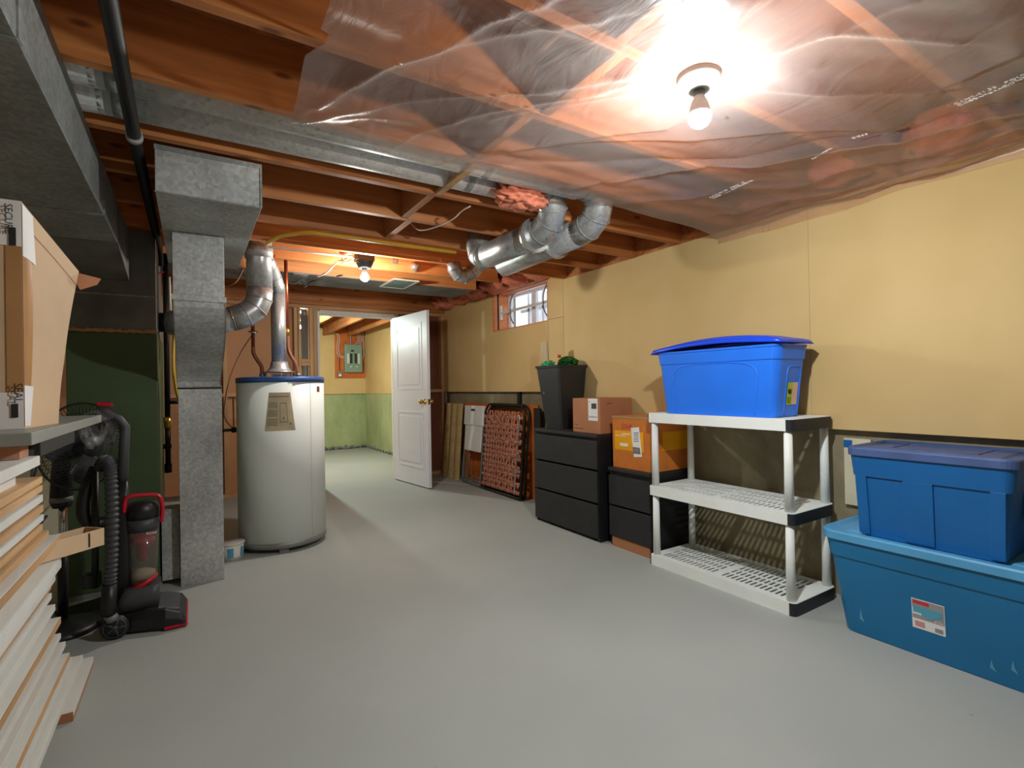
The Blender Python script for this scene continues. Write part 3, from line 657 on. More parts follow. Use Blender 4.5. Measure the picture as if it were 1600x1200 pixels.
b = MB(); 
for k in range(14):
    r0, r1 = rings[k], rings[k+1]
    for xi in (0, 1):
        x0 = r0[xi][0]; x1 = r1[xi][0]; w_ = 0.004 if xi == 0 else -0.004
        b.hexa([(x1, r1[0][1]-0.003, r1[0][2]), (x1+w_, r1[0][1]-0.003, r1[0][2]), (x1+w_, r1[0][1]+0.01, r1[0][2]), (x1, r1[0][1]+0.01, r1[0][2]), (x0, r0[0][1]-0.003, r0[0][2]), (x0+w_, r0[0][1]-0.003, r0[0][2]), (x0+w_, r0[0][1]+0.01, r0[0][2]), (x0, r0[0][1]+0.01, r0[0][2])])
b.build('offset_seam', 'galv_dark', rd)
MB().box(-0.066, 3.578, 0.0, 0.157, 3.80, 1.185).build('lower_section', 'galv', rd, bev=0.0015)
b = MB(); b.box(-0.070, 3.570, 1.168, 0.160, 3.578, 1.176); b.build('lower_seam', 'blackpipe', rd)

# pair of round ducts between two joists
def seams(pts, r, every, n, amp=0.004):   # ridged radius list along a path
    return [r+(amp if (i % every) == 0 else 0) for i in range(len(pts))]
def band(mb, p, q, r, n=24): mb.tube([p, q], r, n, caps=True)
rA = thing('round_duct', 'shiny round duct on the near side of the pair, running to the right-hand elbow', 'duct', (0.7, 2.045, 2.15), 'paired round ducts')
MB().tube([(-0.26, 2.045, 2.213), (1.72, 2.045, 2.213)], 0.088, 28).build('long_pipe', 'galv_bright', rA)
b = MB(); b.tube(smooth_path([(-0.41, 2.045, 2.119), (-0.41, 2.045, 2.13), (-0.39, 2.045, 2.17), (-0.345, 2.045, 2.205), (-0.28, 2.045, 2.213), (-0.24, 2.045, 2.213)], 3), 0.0885, 24, smooth=False); b.build('takeoff_boot', 'galv_bright', rA)
rB = thing('round_duct', 'shiny round duct on the far side of the pair, running to the left-hand elbow', 'duct', (0.7, 2.232, 2.15), 'paired round ducts')
MB().tube([(-0.26, 2.232, 2.213), (1.40, 2.232, 2.213)], 0.088, 28).build('long_pipe', 'galv_bright', rB)
b = MB(); b.tube(smooth_path([(-0.41, 2.232, 2.119), (-0.41, 2.232, 2.13), (-0.39, 2.232, 2.17), (-0.345, 2.232, 2.205), (-0.28, 2.232, 2.213), (-0.24, 2.232, 2.213)], 3), 0.0885, 24, smooth=False); b.build('takeoff_boot', 'galv_bright', rB)
for root in (rA, rB):
    y = root.location.y
    for x in (-0.22, 1.15): MB().tube([(x, y, 2.213), (x+0.035, y, 2.213)], 0.0895, 28).build('joint_ring', 'galv_dark', root)
def elbow(root, pts, r, name='elbow'):
    P_ = smooth_path(pts, 1) if False else [Vector(p) for p in pts]
    # gored elbow: straight gores, ring at each joint
    MB().tube(P_, r, 28, smooth=True).build(name, 'galv_pipe', root)
    b = MB()
    for i in range(1, len(P_)-1):
        t_ = (P_[i+1]-P_[i-1]).normalized(); b.tube([P_[i]-t_*0.003, P_[i]+t_*0.003], r*1.035, 28)
    b.build('gore_seam', 'galv_dark', root)
elbow(rB, [(1.38, 2.232, 2.213), (1.50, 2.225, 2.213), (1.58, 2.215, 2.205), (1.65, 2.205, 2.18), (1.69, 2.215, 2.12), (1.70, 2.26, 2.06), (1.695, 2.34, 2.025), (1.69, 2.40, 2.02)], 0.079)
b = MB(); b.tube([(1.69, 2.385, 2.02), (1.69, 2.41, 2.02)], 0.10, 28); b.build('collar', 'foil', rB)
b = MB(); b.tube([(1.69, 2.40, 2.02), (1.668, 2.93, 2.02)], 0.079, 28); b.build('run_pipe', 'galv_pipe', rB)
elbow(rB, [(1.669, 2.90, 2.02), (1.668, 2.96, 2.022), (1.667, 3.01, 2.045), (1.667, 3.03, 2.10), (1.667, 3.03, 2.2)], 0.081, 'riser_elbow')
elbow(rA, [(1.70, 2.045, 2.213), (1.77, 2.045, 2.21), (1.84, 2.045, 2.19), (1.875, 2.05, 2.13), (1.885, 2.085, 2.07), (1.882, 2.15, 2.03), (1.88, 2.23, 2.02)], 0.079)
b = MB(); b.tube([(1.885, 2.435, 2.02), (1.886, 2.455, 2.02)], 0.10, 28); b.build('collar', 'foil', rA)
b = MB(); b.tube([(1.88, 2.22, 2.02), (1.905, 3.08, 2.02)], 0.079, 28); b.build('run_pipe', 'galv_pipe', rA)
b = MB(); b.tube([(1.905, 3.08, 2.02), (1.906, 3.10, 2.04), (1.906, 3.12, 2.2)], 0.075, 20); b.build('riser_elbow', 'galv_pipe', rA)
# small elbowed duct further back
sd = thing('round_duct', 'small bent round duct hanging behind the long twin pipes, open at its upper left', 'duct', (1.86, 3.6, 2.0))
elbow(sd, [(1.966, 3.55, 2.25), (1.965, 3.57, 2.16), (1.955, 3.585, 2.11), (1.915, 3.60, 2.065), (1.86, 3.62, 2.035), (1.81, 3.63, 2.045), (1.775, 3.63, 2.09), (1.765, 3.62, 2.14)], 0.055)
# sheet metal hanger strap
# pink insulation
def clump(name, c, sx, sy, sz, lab, cat='insulation', seed=0, sub=4):
    bm = bmesh.new(); bmesh.ops.create_icosphere(bm, subdivisions=sub, radius=1)
    for v in bm.verts:
        n_ = noise.fractal(v.co*3.4+Vector((seed, 0, 0)), 0.8, 2.0, 5); v.co *= 1+0.42*n_
        v.co = Vector((v.co.x*sx, v.co.y*sy, v.co.z*sz))+Vector(c)
    mb = MB(); mb.add([v.co.copy() for v in bm.verts], [tuple(v.index for v in f.verts) for f in bm.faces], True); bm.free()
    return tag(mb.build(name, 'insul'), lab, cat)
clump('insulation_clump', (1.44, 2.17, 2.125), 0.14, 0.10, 0.055, 'torn clump of pink fibreglass insulation where round ducts meet the elbows')
for (y, k) in ((3.9, 0), (4.29, 1), (4.71, 2), (5.14, 3), (5.56, 4), (5.99, 5)):
    clump('insulation_batt', (2.80, y, 2.25), 0.17, 0.16, 0.085, 'pink insulation batt stuffed at the right wall, '+['just before the window', 'above the near half of the window', 'above the far half of the window', 'one bay beyond the window', 'two bays beyond the window', 'next to the header beam'][k], 'insulation', seed=k*5, sub=3)
for k in range(6): clump('insulation_batt', (2.80, YJ[k+1]+0.19, 2.24), 0.10, 0.15, 0.10, 'reddish insulation batt behind the plastic sheet along the right wall, %s from the near wall' % ['first', 'second', 'third', 'fourth', 'fifth', 'sixth'][k], 'insulation', seed=40+k, sub=3)

# flue pipe
fl = thing('flue_pipe', 'big galvanised flue pipe rising from behind the metal column through the joists', 'flue pipe', (0.40, 3.86, 1.6))
MB().tube([(0.405, 3.86, 2.34), (0.405, 3.86, 1.83)], 0.081, 28).build('vertical_section', 'galv_pipe', fl)
b = MB(); b.tube([(0.405, 3.86, 2.135), (0.405, 3.86, 2.06)], 0.087, 28); b.tube([(0.405, 3.86, 2.062), (0.405, 3.86, 2.056)], 0.09, 28); b.build('pipe_joint', 'galv', fl)
elbow(fl, [(0.405, 3.86, 1.85), (0.402, 3.86, 1.78), (0.375, 3.86, 1.715), (0.315, 3.86, 1.665), (0.24, 3.86, 1.635)], 0.083)
b = MB(); b.tube([(0.25, 3.86, 1.64), (0.08, 3.88, 1.585), (-0.02, 3.92, 1.60), (-0.12, 3.95, 1.60)], 0.079, 28); b.build('connector', 'galv_pipe', fl)
b = MB(); b.tube([(0.232, 3.86, 1.634), (0.238, 3.86, 1.636)], 0.086, 28); b.build('joint_ring', 'foil', fl)

# water heater
TX, TY, TR = 0.576, 4.18, 0.302
wh = thing('water_heater', 'white cylindrical water heater with blue top rim', 'water heater', (TX, TY, 0))
MB().lathe([(0, 0.06), (TR, 0.06), (TR, 1.215), (0, 1.215)], (TX, TY, 0), 64).build('tank_jacket', 'enamel', wh)
MB().lathe([(0, 0.03), (TR-0.012, 0.03), (TR+0.003, 0.045), (TR+0.003, 0.075), (0, 0.075)], (TX, TY, 0), 64).build('base_ring', 'ring', wh)
MB().lathe([(0, 1.208), (TR+0.004, 1.208), (TR+0.004, 1.240), (TR-0.004, 1.247), (TR-0.03, 1.249), (0, 1.253)], (TX, TY, 0), 64).build('top_cap', 'bluecap', wh)
for a in (20, 140, 262): 
    x, y = TX+0.24*math.cos(R(a)), TY+0.24*math.sin(R(a)); MB().box(x-0.03, y-0.03, 0, x+0.03, y+0.03, 0.03).build('foot', 'ring', wh)
def wrap(a0, a1, z0, z1, r, fn=None):     # patch on the jacket, angle in degrees
    mb = MB(); mb.grid(lambda u, v: Vector((TX+(r+(fn(u, v) if fn else 0))*math.cos(R(a0+(a1-a0)*u)), TY+(r+(fn(u, v) if fn else 0))*math.sin(R(a0+(a1-a0)*u)), z0+(z1-z0)*v)), 14, 6, False); return mb
ga = -99
ht = 0.29
def tagpatch(name, u0, u1, v0, v1, mat, off=0.0):
    # trapezoid paper tag, wider at the bottom
    mb = MB()
    def fn(u, v):
        vv = v0+(v1-v0)*v; uu = u0+(u1-u0)*u
        half = 19-6.0*vv; a = R(ga-1+half*(uu*2-1)); r = TR+0.003+off+0.010*vv*(1-abs(uu*2-1))
        return Vector((TX+r*math.cos(a), TY+r*math.sin(a), 0.865+0.27*vv))
    mb.grid(fn, 14, 10, True); return mb.build(name, mat, wh, fix=False)
tagpatch('instruction_tag', 0, 1, 0, 1, 'paper')
for (u0, u1, v0, v1) in ((0.05, 0.42, 0.14, 0.34), (0.05, 0.42, 0.38, 0.56), (0.06, 0.42, 0.60, 0.76)):
    for k in range(5):
        h = (v1-v0)/5; tagpatch('printed_line', u0, u1, v0+k*h, v0+k*h+h*0.5, 'print', 0.001)
for (u0, u1, v0, v1) in ((0.5, 0.52, 0.22, 0.72), (0.76, 0.78, 0.22, 0.72), (0.5, 0.78, 0.22, 0.24), (0.5, 0.78, 0.71, 0.73), (0.60, 0.66, 0.30, 0.36), (0.82, 0.90, 0.16, 0.2)): tagpatch('printed_tank_drawing', u0, u1, v0, v1, 'print', 0.001)
tagpatch('header_line', 0.03, 0.9, 0.885, 0.90, 'ink', 0.001)
wrap(-45, -38.5, 1.135, 1.175, TR+0.0012).build('rating_plate', 'hard_dark', wh, fix=False)
wrap(-58.3, -58, 0.08, 1.205, TR+0.0008).build('jacket_seam', 'ring', wh, fix=False)
MB().lathe([(0, 1.25), (0.05, 1.25), (0.05, 1.262), (0, 1.262)], (TX-0.012, TY, 0), 24).build('flue_outlet', 'bluecap', wh)
b = MB(); b.lathe([(0.105, 1.285), (0.108, 1.289), (0.085, 1.296), (0.066, 1.325), (0.058, 1.365), (0.0, 1.365)], (TX-0.012, TY, 0), 32); b.lathe([(0.0, 1.268), (0.06, 1.268), (0.06, 1.272), (0.0, 1.273)], (TX-0.012, TY, 0), 24)
for a in (30, 150, 270): b.tube([(TX-0.012+0.1*math.cos(R(a)), TY+0.1*math.sin(R(a)), 1.29), (TX-0.012+0.1*math.cos(R(a)), TY+0.1*math.sin(R(a)), 1.25)], 0.004, 6)
b.build('draft_hood', 'galv_pipe', wh)
vp = thing('vent_pipe', 'slim shiny vent pipe rising from the water heater hood', 'vent pipe', (TX-0.012, TY, 1.36))
MB().tube([(TX-0.012, TY, 1.36), (TX-0.014, TY, 1.90)], 0.0525, 24).build('vertical_section', 'galv_pipe', vp)
elbow(vp, [(TX-0.014, TY, 1.88), (TX-0.02, TY-0.005, 1.94), (0.53, 4.14, 2.00), (0.49, 4.06, 2.06), (0.43, 3.95, 2.12)], 0.054)
# copper pipes
c1 = thing('copper_pipe', 'copper water pipe on the right side of the vent pipe', 'pipe', (0.63, 4.22, 1.25))
MB().tube([(0.625, 4.22, 2.30), (0.632, 4.22, 1.62)], 0.013, 12).build('tube', 'copper', c1)
b = MB(); b.tube([(0.632, 4.22, 1.63), (0.632, 4.22, 1.57)], 0.016, 12); b.build('fitting', 'brass', c1)
MB().tube(smooth_path([(0.632, 4.22, 1.60), (0.634, 4.22, 1.48), (0.65, 4.215, 1.42), (0.685, 4.205, 1.35), (0.70, 4.20, 1.25)], 6), 0.014, 12).build('flexible_tail', 'hard_dark', c1)
MB().lathe([(0, 0), (0.02, 0), (0.02, 0.03), (0, 0.03)], (0.70, 4.20, 1.25), 8).build('nut', 'steelgrey', c1)
c2 = thing('copper_pipe', 'copper water pipe with valve left of the vent pipe, below the flue', 'pipe', (0.40, 4.24, 1.25))
MB().tube([(0.395, 4.24, 2.28), (0.395, 4.24, 1.47)], 0.013, 12).build('tube', 'copper', c2)
MB().lathe([(0, 0), (0.032, 0.002), (0.034, 0.008), (0.0, 0.01)], (0.395, 4.225, 1.585), 12, axis=(0, -0.3, 1)).build('valve_wheel', 'steelgrey', c2)
MB().tube(smooth_path([(0.395, 4.24, 1.48), (0.397, 4.238, 1.43), (0.42, 4.23, 1.38), (0.447, 4.22, 1.33), (0.452, 4.22, 1.25)], 6), 0.014, 12).build('flexible_tail', 'hard_dark', c2)
MB().lathe([(0, 0), (0.02, 0), (0.02, 0.03), (0, 0.03)], (0.452, 4.22, 1.25), 8).build('nut', 'steelgrey', c2)
tag(MB().tube([(0.628, 4.24, 2.275), (0.50, 4.0, 2.10), (0.46, 3.95, 2.06)], 0.011, 10).build('copper_pipe', 'copper'), 'short slanting copper pipe between the flue and the right copper riser', 'pipe')
tag(MB().tube(smooth_path([(0.385, 4.25, 1.56), (0.31, 4.25, 1.43), (0.235, 4.25, 1.23), (0.20, 4.25, 1.02), (0.215, 4.25, 0.93), (0.27, 4.23, 0.86)], 8), 0.004, 8).build('relief_wire', 'hard_dark'), 'thin brown wire drooping left of the water heater', 'wire')
b = MB(); b.tube([(0.05, 4.28, 0.865), (0.29, 4.24, 0.865)], 0.011, 10); b.tube([(0.245, 4.24, 0.865), (0.275, 4.24, 0.865)], 0.02, 8)
tag(b.build('gas_branch', 'blackpipe'), 'short black pipe entering the left side of the water heater', 'pipe')
tag(MB().tube([(0.262, 4.28, 0.87), (0.262, 4.31, 1.10)], 0.005, 8).build('gas_hose', 'yellow'), 'thin yellow line upright behind the left edge of the water heater', 'hose')
# tub behind the column
tb = thing('plastic_tub', 'small white tub with blue label on the floor left of the water heater', 'tub', (0.225, 4.0, 0))
MB().lathe([(0, 0.0), (0.068, 0.0), (0.076, 0.105), (0, 0.105)], (0.222, 3.995, 0), 28).build('tub_body', 'whiteplastic', tb)
MB().lathe([(0, 0.103), (0.081, 0.103), (0.081, 0.114), (0.0, 0.117)], (0.222, 3.995, 0), 28).build('lid', 'whiteplastic', tb)
for a0, a1, m in ((-115, -85, 'labelblue'), (-85, -50, 'label'), (-50, -30, 'labelblue')):
    mb = MB(); mb.grid(lambda u, v: Vector((0.222+(0.0705+0.006*v)*math.cos(R(a0+(a1-a0)*u)), 3.995+(0.0705+0.006*v)*math.sin(R(a0+(a1-a0)*u)), 0.02+0.065*v)), 6, 1); mb.build('tub_label', m, tb, fix=False)

# ceiling odds and ends
tag(MB().tube(smooth_path([(0.42, 3.60, 2.10), (0.455, 3.47, 2.105), (0.487, 3.40, 2.108), (0.604, 3.262, 2.108), (0.701, 3.235, 2.105), (0.885, 3.240, 2.108), (1.057, 3.237, 2.106), (1.248, 3.24, 2.106), (1.404, 3.238, 2.106), (1.6, 3.24, 2.108)], 6), 0.0115, 10).build('gas_line', 'yellow'), 'yellow flexible line stapled under the joists from the flue pipe', 'hose')
tag(MB().tube(smooth_path([(1.27, 2.39, 2.115), (1.25, 2.45, 2.105), (1.26, 2.58, 2.10), (1.246, 2.79, 2.11), (1.21, 2.95, 2.13), (1.17, 3.0, 2.18)], 6), 0.004, 8).build('loose_cable', 'wire'), 'thin white cable drooping between joists beside the wood blocking', 'cable')
tag(MB().tube([(0.45, 3.70, 2.106), (1.02, 3.78, 2.125)], 0.009, 10).build('conduit', 'wire'), 'straight pale conduit leading to the far bare bulb', 'conduit')
clump('insulation_clump', (0.99, 3.86, 2.20), 0.06, 0.03, 0.05, 'crumpled orange wrap beside the far bulb\'s fitting', 'wrap', seed=9, sub=3).data.materials[0] = M['oboxe']
for k, pts in enumerate(([(0.93, 3.86, 2.24), (0.97, 3.86, 2.12), (1.0, 3.86, 2.10), (1.06, 3.86, 2.15)], [(1.07, 3.87, 2.22), (0.99, 3.87, 2.13), (0.93, 3.87, 2.10), (0.86, 3.89, 2.02), (0.80, 3.95, 1.99)], [(1.1, 3.88, 2.24), (1.03, 3.87, 2.12), (0.96, 3.86, 2.09)], )):
    tag(MB().tube(smooth_path(pts, 6), 0.006, 8).build('loose_cable', 'wire'), ['cream cable curling beside the orange wrap', 'long cream cable trailing down left from the far bulb', 'short cream cable crossing next to the far bulb'][k], 'cable')
tag(MB().tube(smooth_path([(0.35, 4.6, 2.10), (0.6, 4.7, 2.11), (0.75, 4.72, 2.07), (0.82, 4.72, 2.11), (0.86, 4.75, 2.06), (0.92, 4.7, 2.11), (1.1, 4.4, 2.12)], 6), 0.005, 8).build('loose_cable', 'black'), 'dark cable sagging under the flat ceiling panel', 'cable')
pb = thing('panned_return', 'flat grey-brown metal panel closing the joist bay past the far bulb', 'panel', (1.2, 4.7, 2.11))
MB().box(-0.2, 4.46, 2.112, 2.40, 4.925, 2.119).build('panel', 'dusty', pb)
MB().box(0.72, 4.47, 2.109, 0.84, 4.56, 2.112).build('grey_patch', 'galv_dark', pb)
rg = thing('ceiling_register', 'cream framed register grille with dark slats in the ceiling past the far bulb', 'register', (1.62, 4.48, 2.10))
mb = MB(); x0, x1, y0, y1 = 1.50, 1.74, 4.27, 4.66
for (a, c, d, e) in ((x0, y0, x1, y0+0.025), (x0, y1-0.025, x1, y1), (x0, y0+0.025, x0+0.022, y1-0.025), (x1-0.022, y0+0.025, x1, y1-0.025)): mb.box(a, c, 2.10, d, e, 2.111)
mb.build('frame', 'register', rg)
for k in range(11): MB().box(x0+0.022, y0+0.03+k*0.031, 2.103, x1-0.022, y0+0.048+k*0.031, 2.109, rot=Euler((0.5, 0, 0)).to_matrix()).build('slat', 'registerdk', rg)
MB().box(x0+0.02, y0+0.02, 2.110, x1-0.02, y1-0.02, 2.113).build('backing', 'registerdk', rg)
for (x, z, l) in ((1.41, 2.175, 'small bright metal clip on the joist right of the far bulb'),):
    tag(MB().box(x, 4.03, z, x+0.04, 4.034, z+0.04).build('metal_clip', 'foil'), l, 'clip')
tag(MB().tube([(1.57, 4.03, 2.19), (1.62, 4.0, 2.15)], [0.02, 0.04], 12).build('foil_cap', 'foil'), 'crumpled foil cap on a joist between far bulb and small bent duct', 'cap')
tag(MB().tube([(0.02, 4.48, 2.082), (0.10, 4.46, 2.082)], 0.04, 16).build('yellow_cap', 'yellow'), 'yellow capped pipe end under the joists behind the metal column', 'cap')
tag(MB().tube(smooth_path([(0.0, 4.48, 2.12), (0.12, 4.5, 1.98), (0.2, 4.5, 1.96), (0.30, 4.5, 2.0), (0.36, 4.5, 2.12)], 6), 0.007, 8).build('loose_cable', 'hard_dark'), 'brown cable sagging behind the metal column near the flue', 'cable')

# ================================================================ LEFT FOREGROUND
# pile of shelf boards: (pixel-derived far right corner x, y, top z, thickness, kind)
PILE = [(-0.292, 1.545, 1.012, 0.022, 'w', 'thick white board directly under the grey desktop'),
 (-0.300, 1.608, 0.957, 0.016, 'c', 'raw-edged board under the thick white top board of the stack'),
 (-0.310, 1.662, 0.930, 0.016, 'c', ''), (-0.318, 1.707, 0.900, 0.018, 'w', ''), (-0.328, 1.764, 0.865, 0.018, 'c', ''), (-0.333, 1.794, 0.835, 0.016, 'w', ''),
 (-0.335, 1.793, 0.810, 0.016, 'c', ''), (-0.329, 1.825, 0.785, 0.016, 'c', ''), (-0.316, 1.898, 0.756, 0.020, 'w', 'white board jutting out just above the open carton tray'),
 (-0.345, 1.870, 0.722, 0.016, 'c', ''), (-0.312, 1.872, 0.698, 0.030, 'w', 'thick white board jutting out just below the open carton tray'), (-0.357, 1.971, 0.652, 0.018, 'c', ''),
 (-0.352, 2.027, 0.620, 0.030, 'w', ''), (-0.370, 2.074, 0.572, 0.018, 'c', ''), (-0.372, 2.090, 0.538, 0.018, 'w', ''), (-0.365, 2.096, 0.500, 0.020, 'w', ''), (-0.391, 2.159, 0.460, 0.018, 'w', ''),
 (-0.372, 2.215, 0.418, 0.022, 'w', ''), (-0.393, 2.269, 0.370, 0.016, 'c', ''), (-0.389, 2.312, 0.330, 0.018, 'w', ''), (-0.405, 2.36, 0.295, 0.016, 'c', ''), (-0.394, 2.416, 0.260, 0.018, 'w', ''),
 (-0.414, 2.477, 0.220, 0.016, 'w', ''), (-0.400, 2.524, 0.175, 0.022, 'w', ''), (-0.402, 2.58, 0.135, 0.020, 'w', ''), (-0.382, 2.663, 0.100, 0.024, 'w', ''), (-0.43, 2.60, 0.062, 0.022, 'c', '')]
ORD = ['second', 'third', 'fourth', 'fifth', 'sixth', 'seventh', 'eighth', 'ninth', 'tenth', 'eleventh', 'twelfth', 'thirteenth', 'fourteenth', 'fifteenth', 'sixteenth', 'seventeenth', 'eighteenth', 'nineteenth', 'twentieth', '21st', '22nd', '23rd', '24th', '25th', '26th', '27th']
NP = len(PILE)
zt = []
for i, (x, y, z, th, kd, lb) in enumerate(PILE):
    zb = z-th; nz_ = PILE[i+1][2] if i+1 < NP else 0.035
    y0 = 0.50+0.05*((i*7) % 5)
    r_ = thing('shelf_board', lb or ('%s board in the leaning-edge stack at left, %s from the bottom' % ('white melamine' if kd == 'w' else 'bare particleboard', (['first', 'second', 'third'][:1]+ORD)[NP-1-i])), 'board', (x-0.2, (y0+y)/2, zb), 'stack of shelf boards at left')
    MB().box(x-0.42, y0, zb, x-0.0015, y-0.0015, z).build('board_face', 'white' if kd == 'w' else 'chip', r_, bev=0.0008)
    MB().box(x-0.0015, y0, zb+0.0006, x, y-0.0015, z-0.0006).build('edge_band', 'chip' if (kd == 'c' or i in (8, 17, 23)) else 'white', r_)
    gap = zb-nz_
    if gap > 0.002:   # loose filler board set back in the stack
        MB().box(x-0.40, y0, nz_, x-0.03, y-0.05, zb).build('backing_strip', 'chip' if i % 2 else 'white', r_)
r_ = thing('shelf_board', 'short white board with brown raw end lying lowest on the floor', 'board', (-0.5, 2.57, 0.0), 'stack of shelf boards at left')
MB().box(-0.60, 2.345, 0.0, -0.366, 2.785, 0.034).build('board_face', 'white', r_, bev=0.001)
MB().box(-0.599, 2.344, 0.001, -0.365, 2.3452, 0.033).build('raw_end', 'card2', r_); MB().box(-0.366, 2.346, 0.001, -0.3652, 2.784, 0.012).build('raw_end', 'card2', r_)
# grey desktop
dk = thing('desktop', 'grey laminate desktop lying on top of the board stack', 'desktop', (-0.62, 1.93, 1.043))
MB().box(-0.98, 1.443, 1.043, -0.285, 2.42, 1.070).build('top_slab', 'desk', dk, bev=0.0015)
MB().box(-0.90, 1.55, 1.008, -0.292, 1.95, 1.043).build('under_rail', 'black', dk, bev=0.002)
MB().box(-0.96, 1.30, 1.0135, -0.75, 2.2, 1.043).build('runner', 'desk', dk)
b = MB(); b.box(-0.72, 1.47, 1.0135, -0.31, 1.54, 1.043); b.build('runner', 'card2', dk)
# cardboard box on the desktop
cb = thing('cardboard_box', 'tall bulging cardboard box with printed white tape on the grey desktop', 'box', (-0.6, 1.75, 1.0705))
def cbp(u, v, w):   # u 0..1 in x (left to right), v 0..1 in y, w 0..1 height, bulged and slumped
    bul = 0.030*math.sin(PI*min(1, w*1.02))*math.sin(PI*v)**0.5 if 0 < v < 1 else 0.0
    lean = 0.040*w**1.6
    x1 = -0.333+(0.025*v)+lean*v+bul*0.5
    x0 = -0.95
    y = 1.62+0.215*v+0.05*v*w-0.0*w
    h = 0.535-0.075*v*(u > 0.5)-0.03*v
    return Vector((x0+(x1-x0)*u, y-0.012*math.sin(PI*w)*(1-v)*math.sin(PI*u), 1.0705+h*w))
def face(fn, nu=16, nv=20, mat='card', name='carton_wall', solid=0.0):
    mb = MB(); mb.grid(fn, nu, nv, True); return mb.build(name, mat, cb, fix=False, solid=solid)
mb = MB()
mb.grid(lambda u, v: cbp(u, 0, v), 18, 16); mb.grid(lambda u, v: cbp(1, u, v), 12, 20); mb.grid(lambda u, v: cbp(0, u, v), 4, 4); mb.grid(lambda u, v: cbp(u, 1, v), 12, 12)
mb.grid(lambda u, v: cbp(u, v, 1)+Vector((0, 0, 0.012*math.sin(PI*u))), 12, 8); mb.grid(lambda u, v: cbp(u, v, 0), 4, 4)
mb.build('carton_shell', 'card', cb, fix=True)
def patchX(v0, v1, w0, w1, mat, name, off=0.0015):   # on right (+X) side
    mb = MB(); mb.grid(lambda a, c: cbp(1, v0+(v1-v0)*a, w0+(w1-w0)*c)+Vector((off, 0, 0)), 6, 8, True); return mb.build(name, mat, cb, fix=False)
def patchY(u0, u1, w0, w1, mat, name, off=0.0015):   # on front (-Y) side
    mb = MB(); mb.grid(lambda a, c: cbp(u0+(u1-u0)*a, 0, w0+(w1-w0)*c)+Vector((0, -off, 0)), 6, 8, True); return mb.build(name, mat, cb, fix=False)
patchY(0.80, 1.0, 0.80, 1.0, 'label', 'printed_tape'); patchX(0.0, 0.16, 0.76, 0.99, 'label', 'printed_tape')
patchY(0.80, 1.0, 0.0, 0.16, 'label', 'printed_tape'); patchX(0.0, 0.14, 0.01, 0.19, 'label', 'printed_tape')
patchY(0.955, 1.0, 0.16, 0.80, 'tape', 'clear_tape'); patchX(0.0, 0.10, 0.19, 0.76, 'tape', 'clear_tape', 0.001)
patchX(0.02, 0.98, 0.900, 0.905, 'card2', 'fold_crease', 0.001)
for (w0, w1) in ((0.05, 0.11), (0.80, 0.88)): patchY(0.965, 0.985, w0, w1, 'ink', 'tape_print', 0.003)
fr = frame((0, 0, 1), (0, 1, 0)) 
rotX = frame((0.0, 0.0, -1), (0, 1, 0))
q = cbp(0.975, 0, 0.2); text('SEAL', 0.022, 'ink', cb, (q.x, q.y-0.006, q.z), frame((0, 0, -1), (1, 0, 0)), 'tape_print')
q = cbp(0.955, 0, 0.98); text('SECURE', 0.020, 'ink', cb, (q.x, q.y-0.006, q.z), frame((0, 0, -1), (1, 0, 0)), 'tape_print')
# torn flap at the far top corner
mb = MB(); p = cbp(1, 1, 1)
mb.prism([p+Vector((-0.02, 0.0, 0.0)), p+Vector((0.045, 0.02, -0.012)), p+Vector((0.035, 0.025, -0.03)), p+Vector((0.0, 0.01, -0.05))], (0.002, 0.004, 0.0)); mb.build('torn_flap', 'card2', cb)
# thin wrap film hanging at the near end of the stack
mb = MB()
def film(u, v):
    z = 0.04+1.0*v; ye = 1.37+0.04*math.sin(v*9)+0.16*max(0, 0.45-v)
    return Vector((-0.276-0.075*(1-v)+0.006*math.sin(u*11+v*9)+0.005*noise.noise(Vector((u*8, v*14, 1))), 0.75+(ye-0.75)*u, z))
mb.grid(film, 40, 70)
tag(mb.build('wrap_film', 'bagclear', fix=False), 'clear stretch film hanging over the near end of the board stack', 'film')
# open carton tray lying on the stack
tr = thing('carton_tray', 'shallow brown cardboard tray jutting out of the board stack', 'tray', (-0.33, 1.93, 0.70))
P0 = Vector((-0.36, 1.80, 0.7005)); d1 = Vector((0.72, 0.69, 0)).normalized()   # sticks out to the right and away
d2 = Vector((0.69, -0.72, 0)).normalized()
def pt(a, b_, z): return P0+d1*a+d2*b_+Vector((0, 0, z))
b = MB(); L_, W2, H2 = 0.185, 0.07, 0.050
b.hexa([pt(0, -W2, 0), pt(L_, -W2, 0), pt(L_, 0, 0), pt(0, 0, 0), pt(0, -W2, 0.002), pt(L_, -W2, 0.002), pt(L_, 0, 0.002), pt(0, 0, 0.002)])
for (a0, a1, c0, c1) in ((0, L_, 0, 0.003), (0, L_, -W2, -W2+0.003), (L_-0.003, L_, -W2, 0), (0, 0.003, -W2, 0)):
    b.hexa([pt(a0, c0, 0), pt(a1, c0, 0), pt(a1, c1, 0), pt(a0, c1, 0), pt(a0, c0, H2), pt(a1, c0, H2), pt(a1, c1, H2), pt(a0, c1, H2)])
b.build('tray_body', 'card', tr)
b = MB(); b.hexa([pt(L_-0.045, 0.001, 0.006), pt(L_-0.04, 0.001, 0.006), pt(L_-0.04, 0.004, 0.006), pt(L_-0.045, 0.004, 0.006), pt(L_-0.045, 0.001, H2-0.004), pt(L_-0.04, 0.001, H2-0.004), pt(L_-0.04, 0.004, H2-0.004), pt(L_-0.045, 0.004, H2-0.004)]); b.build('slit', 'ink', tr)
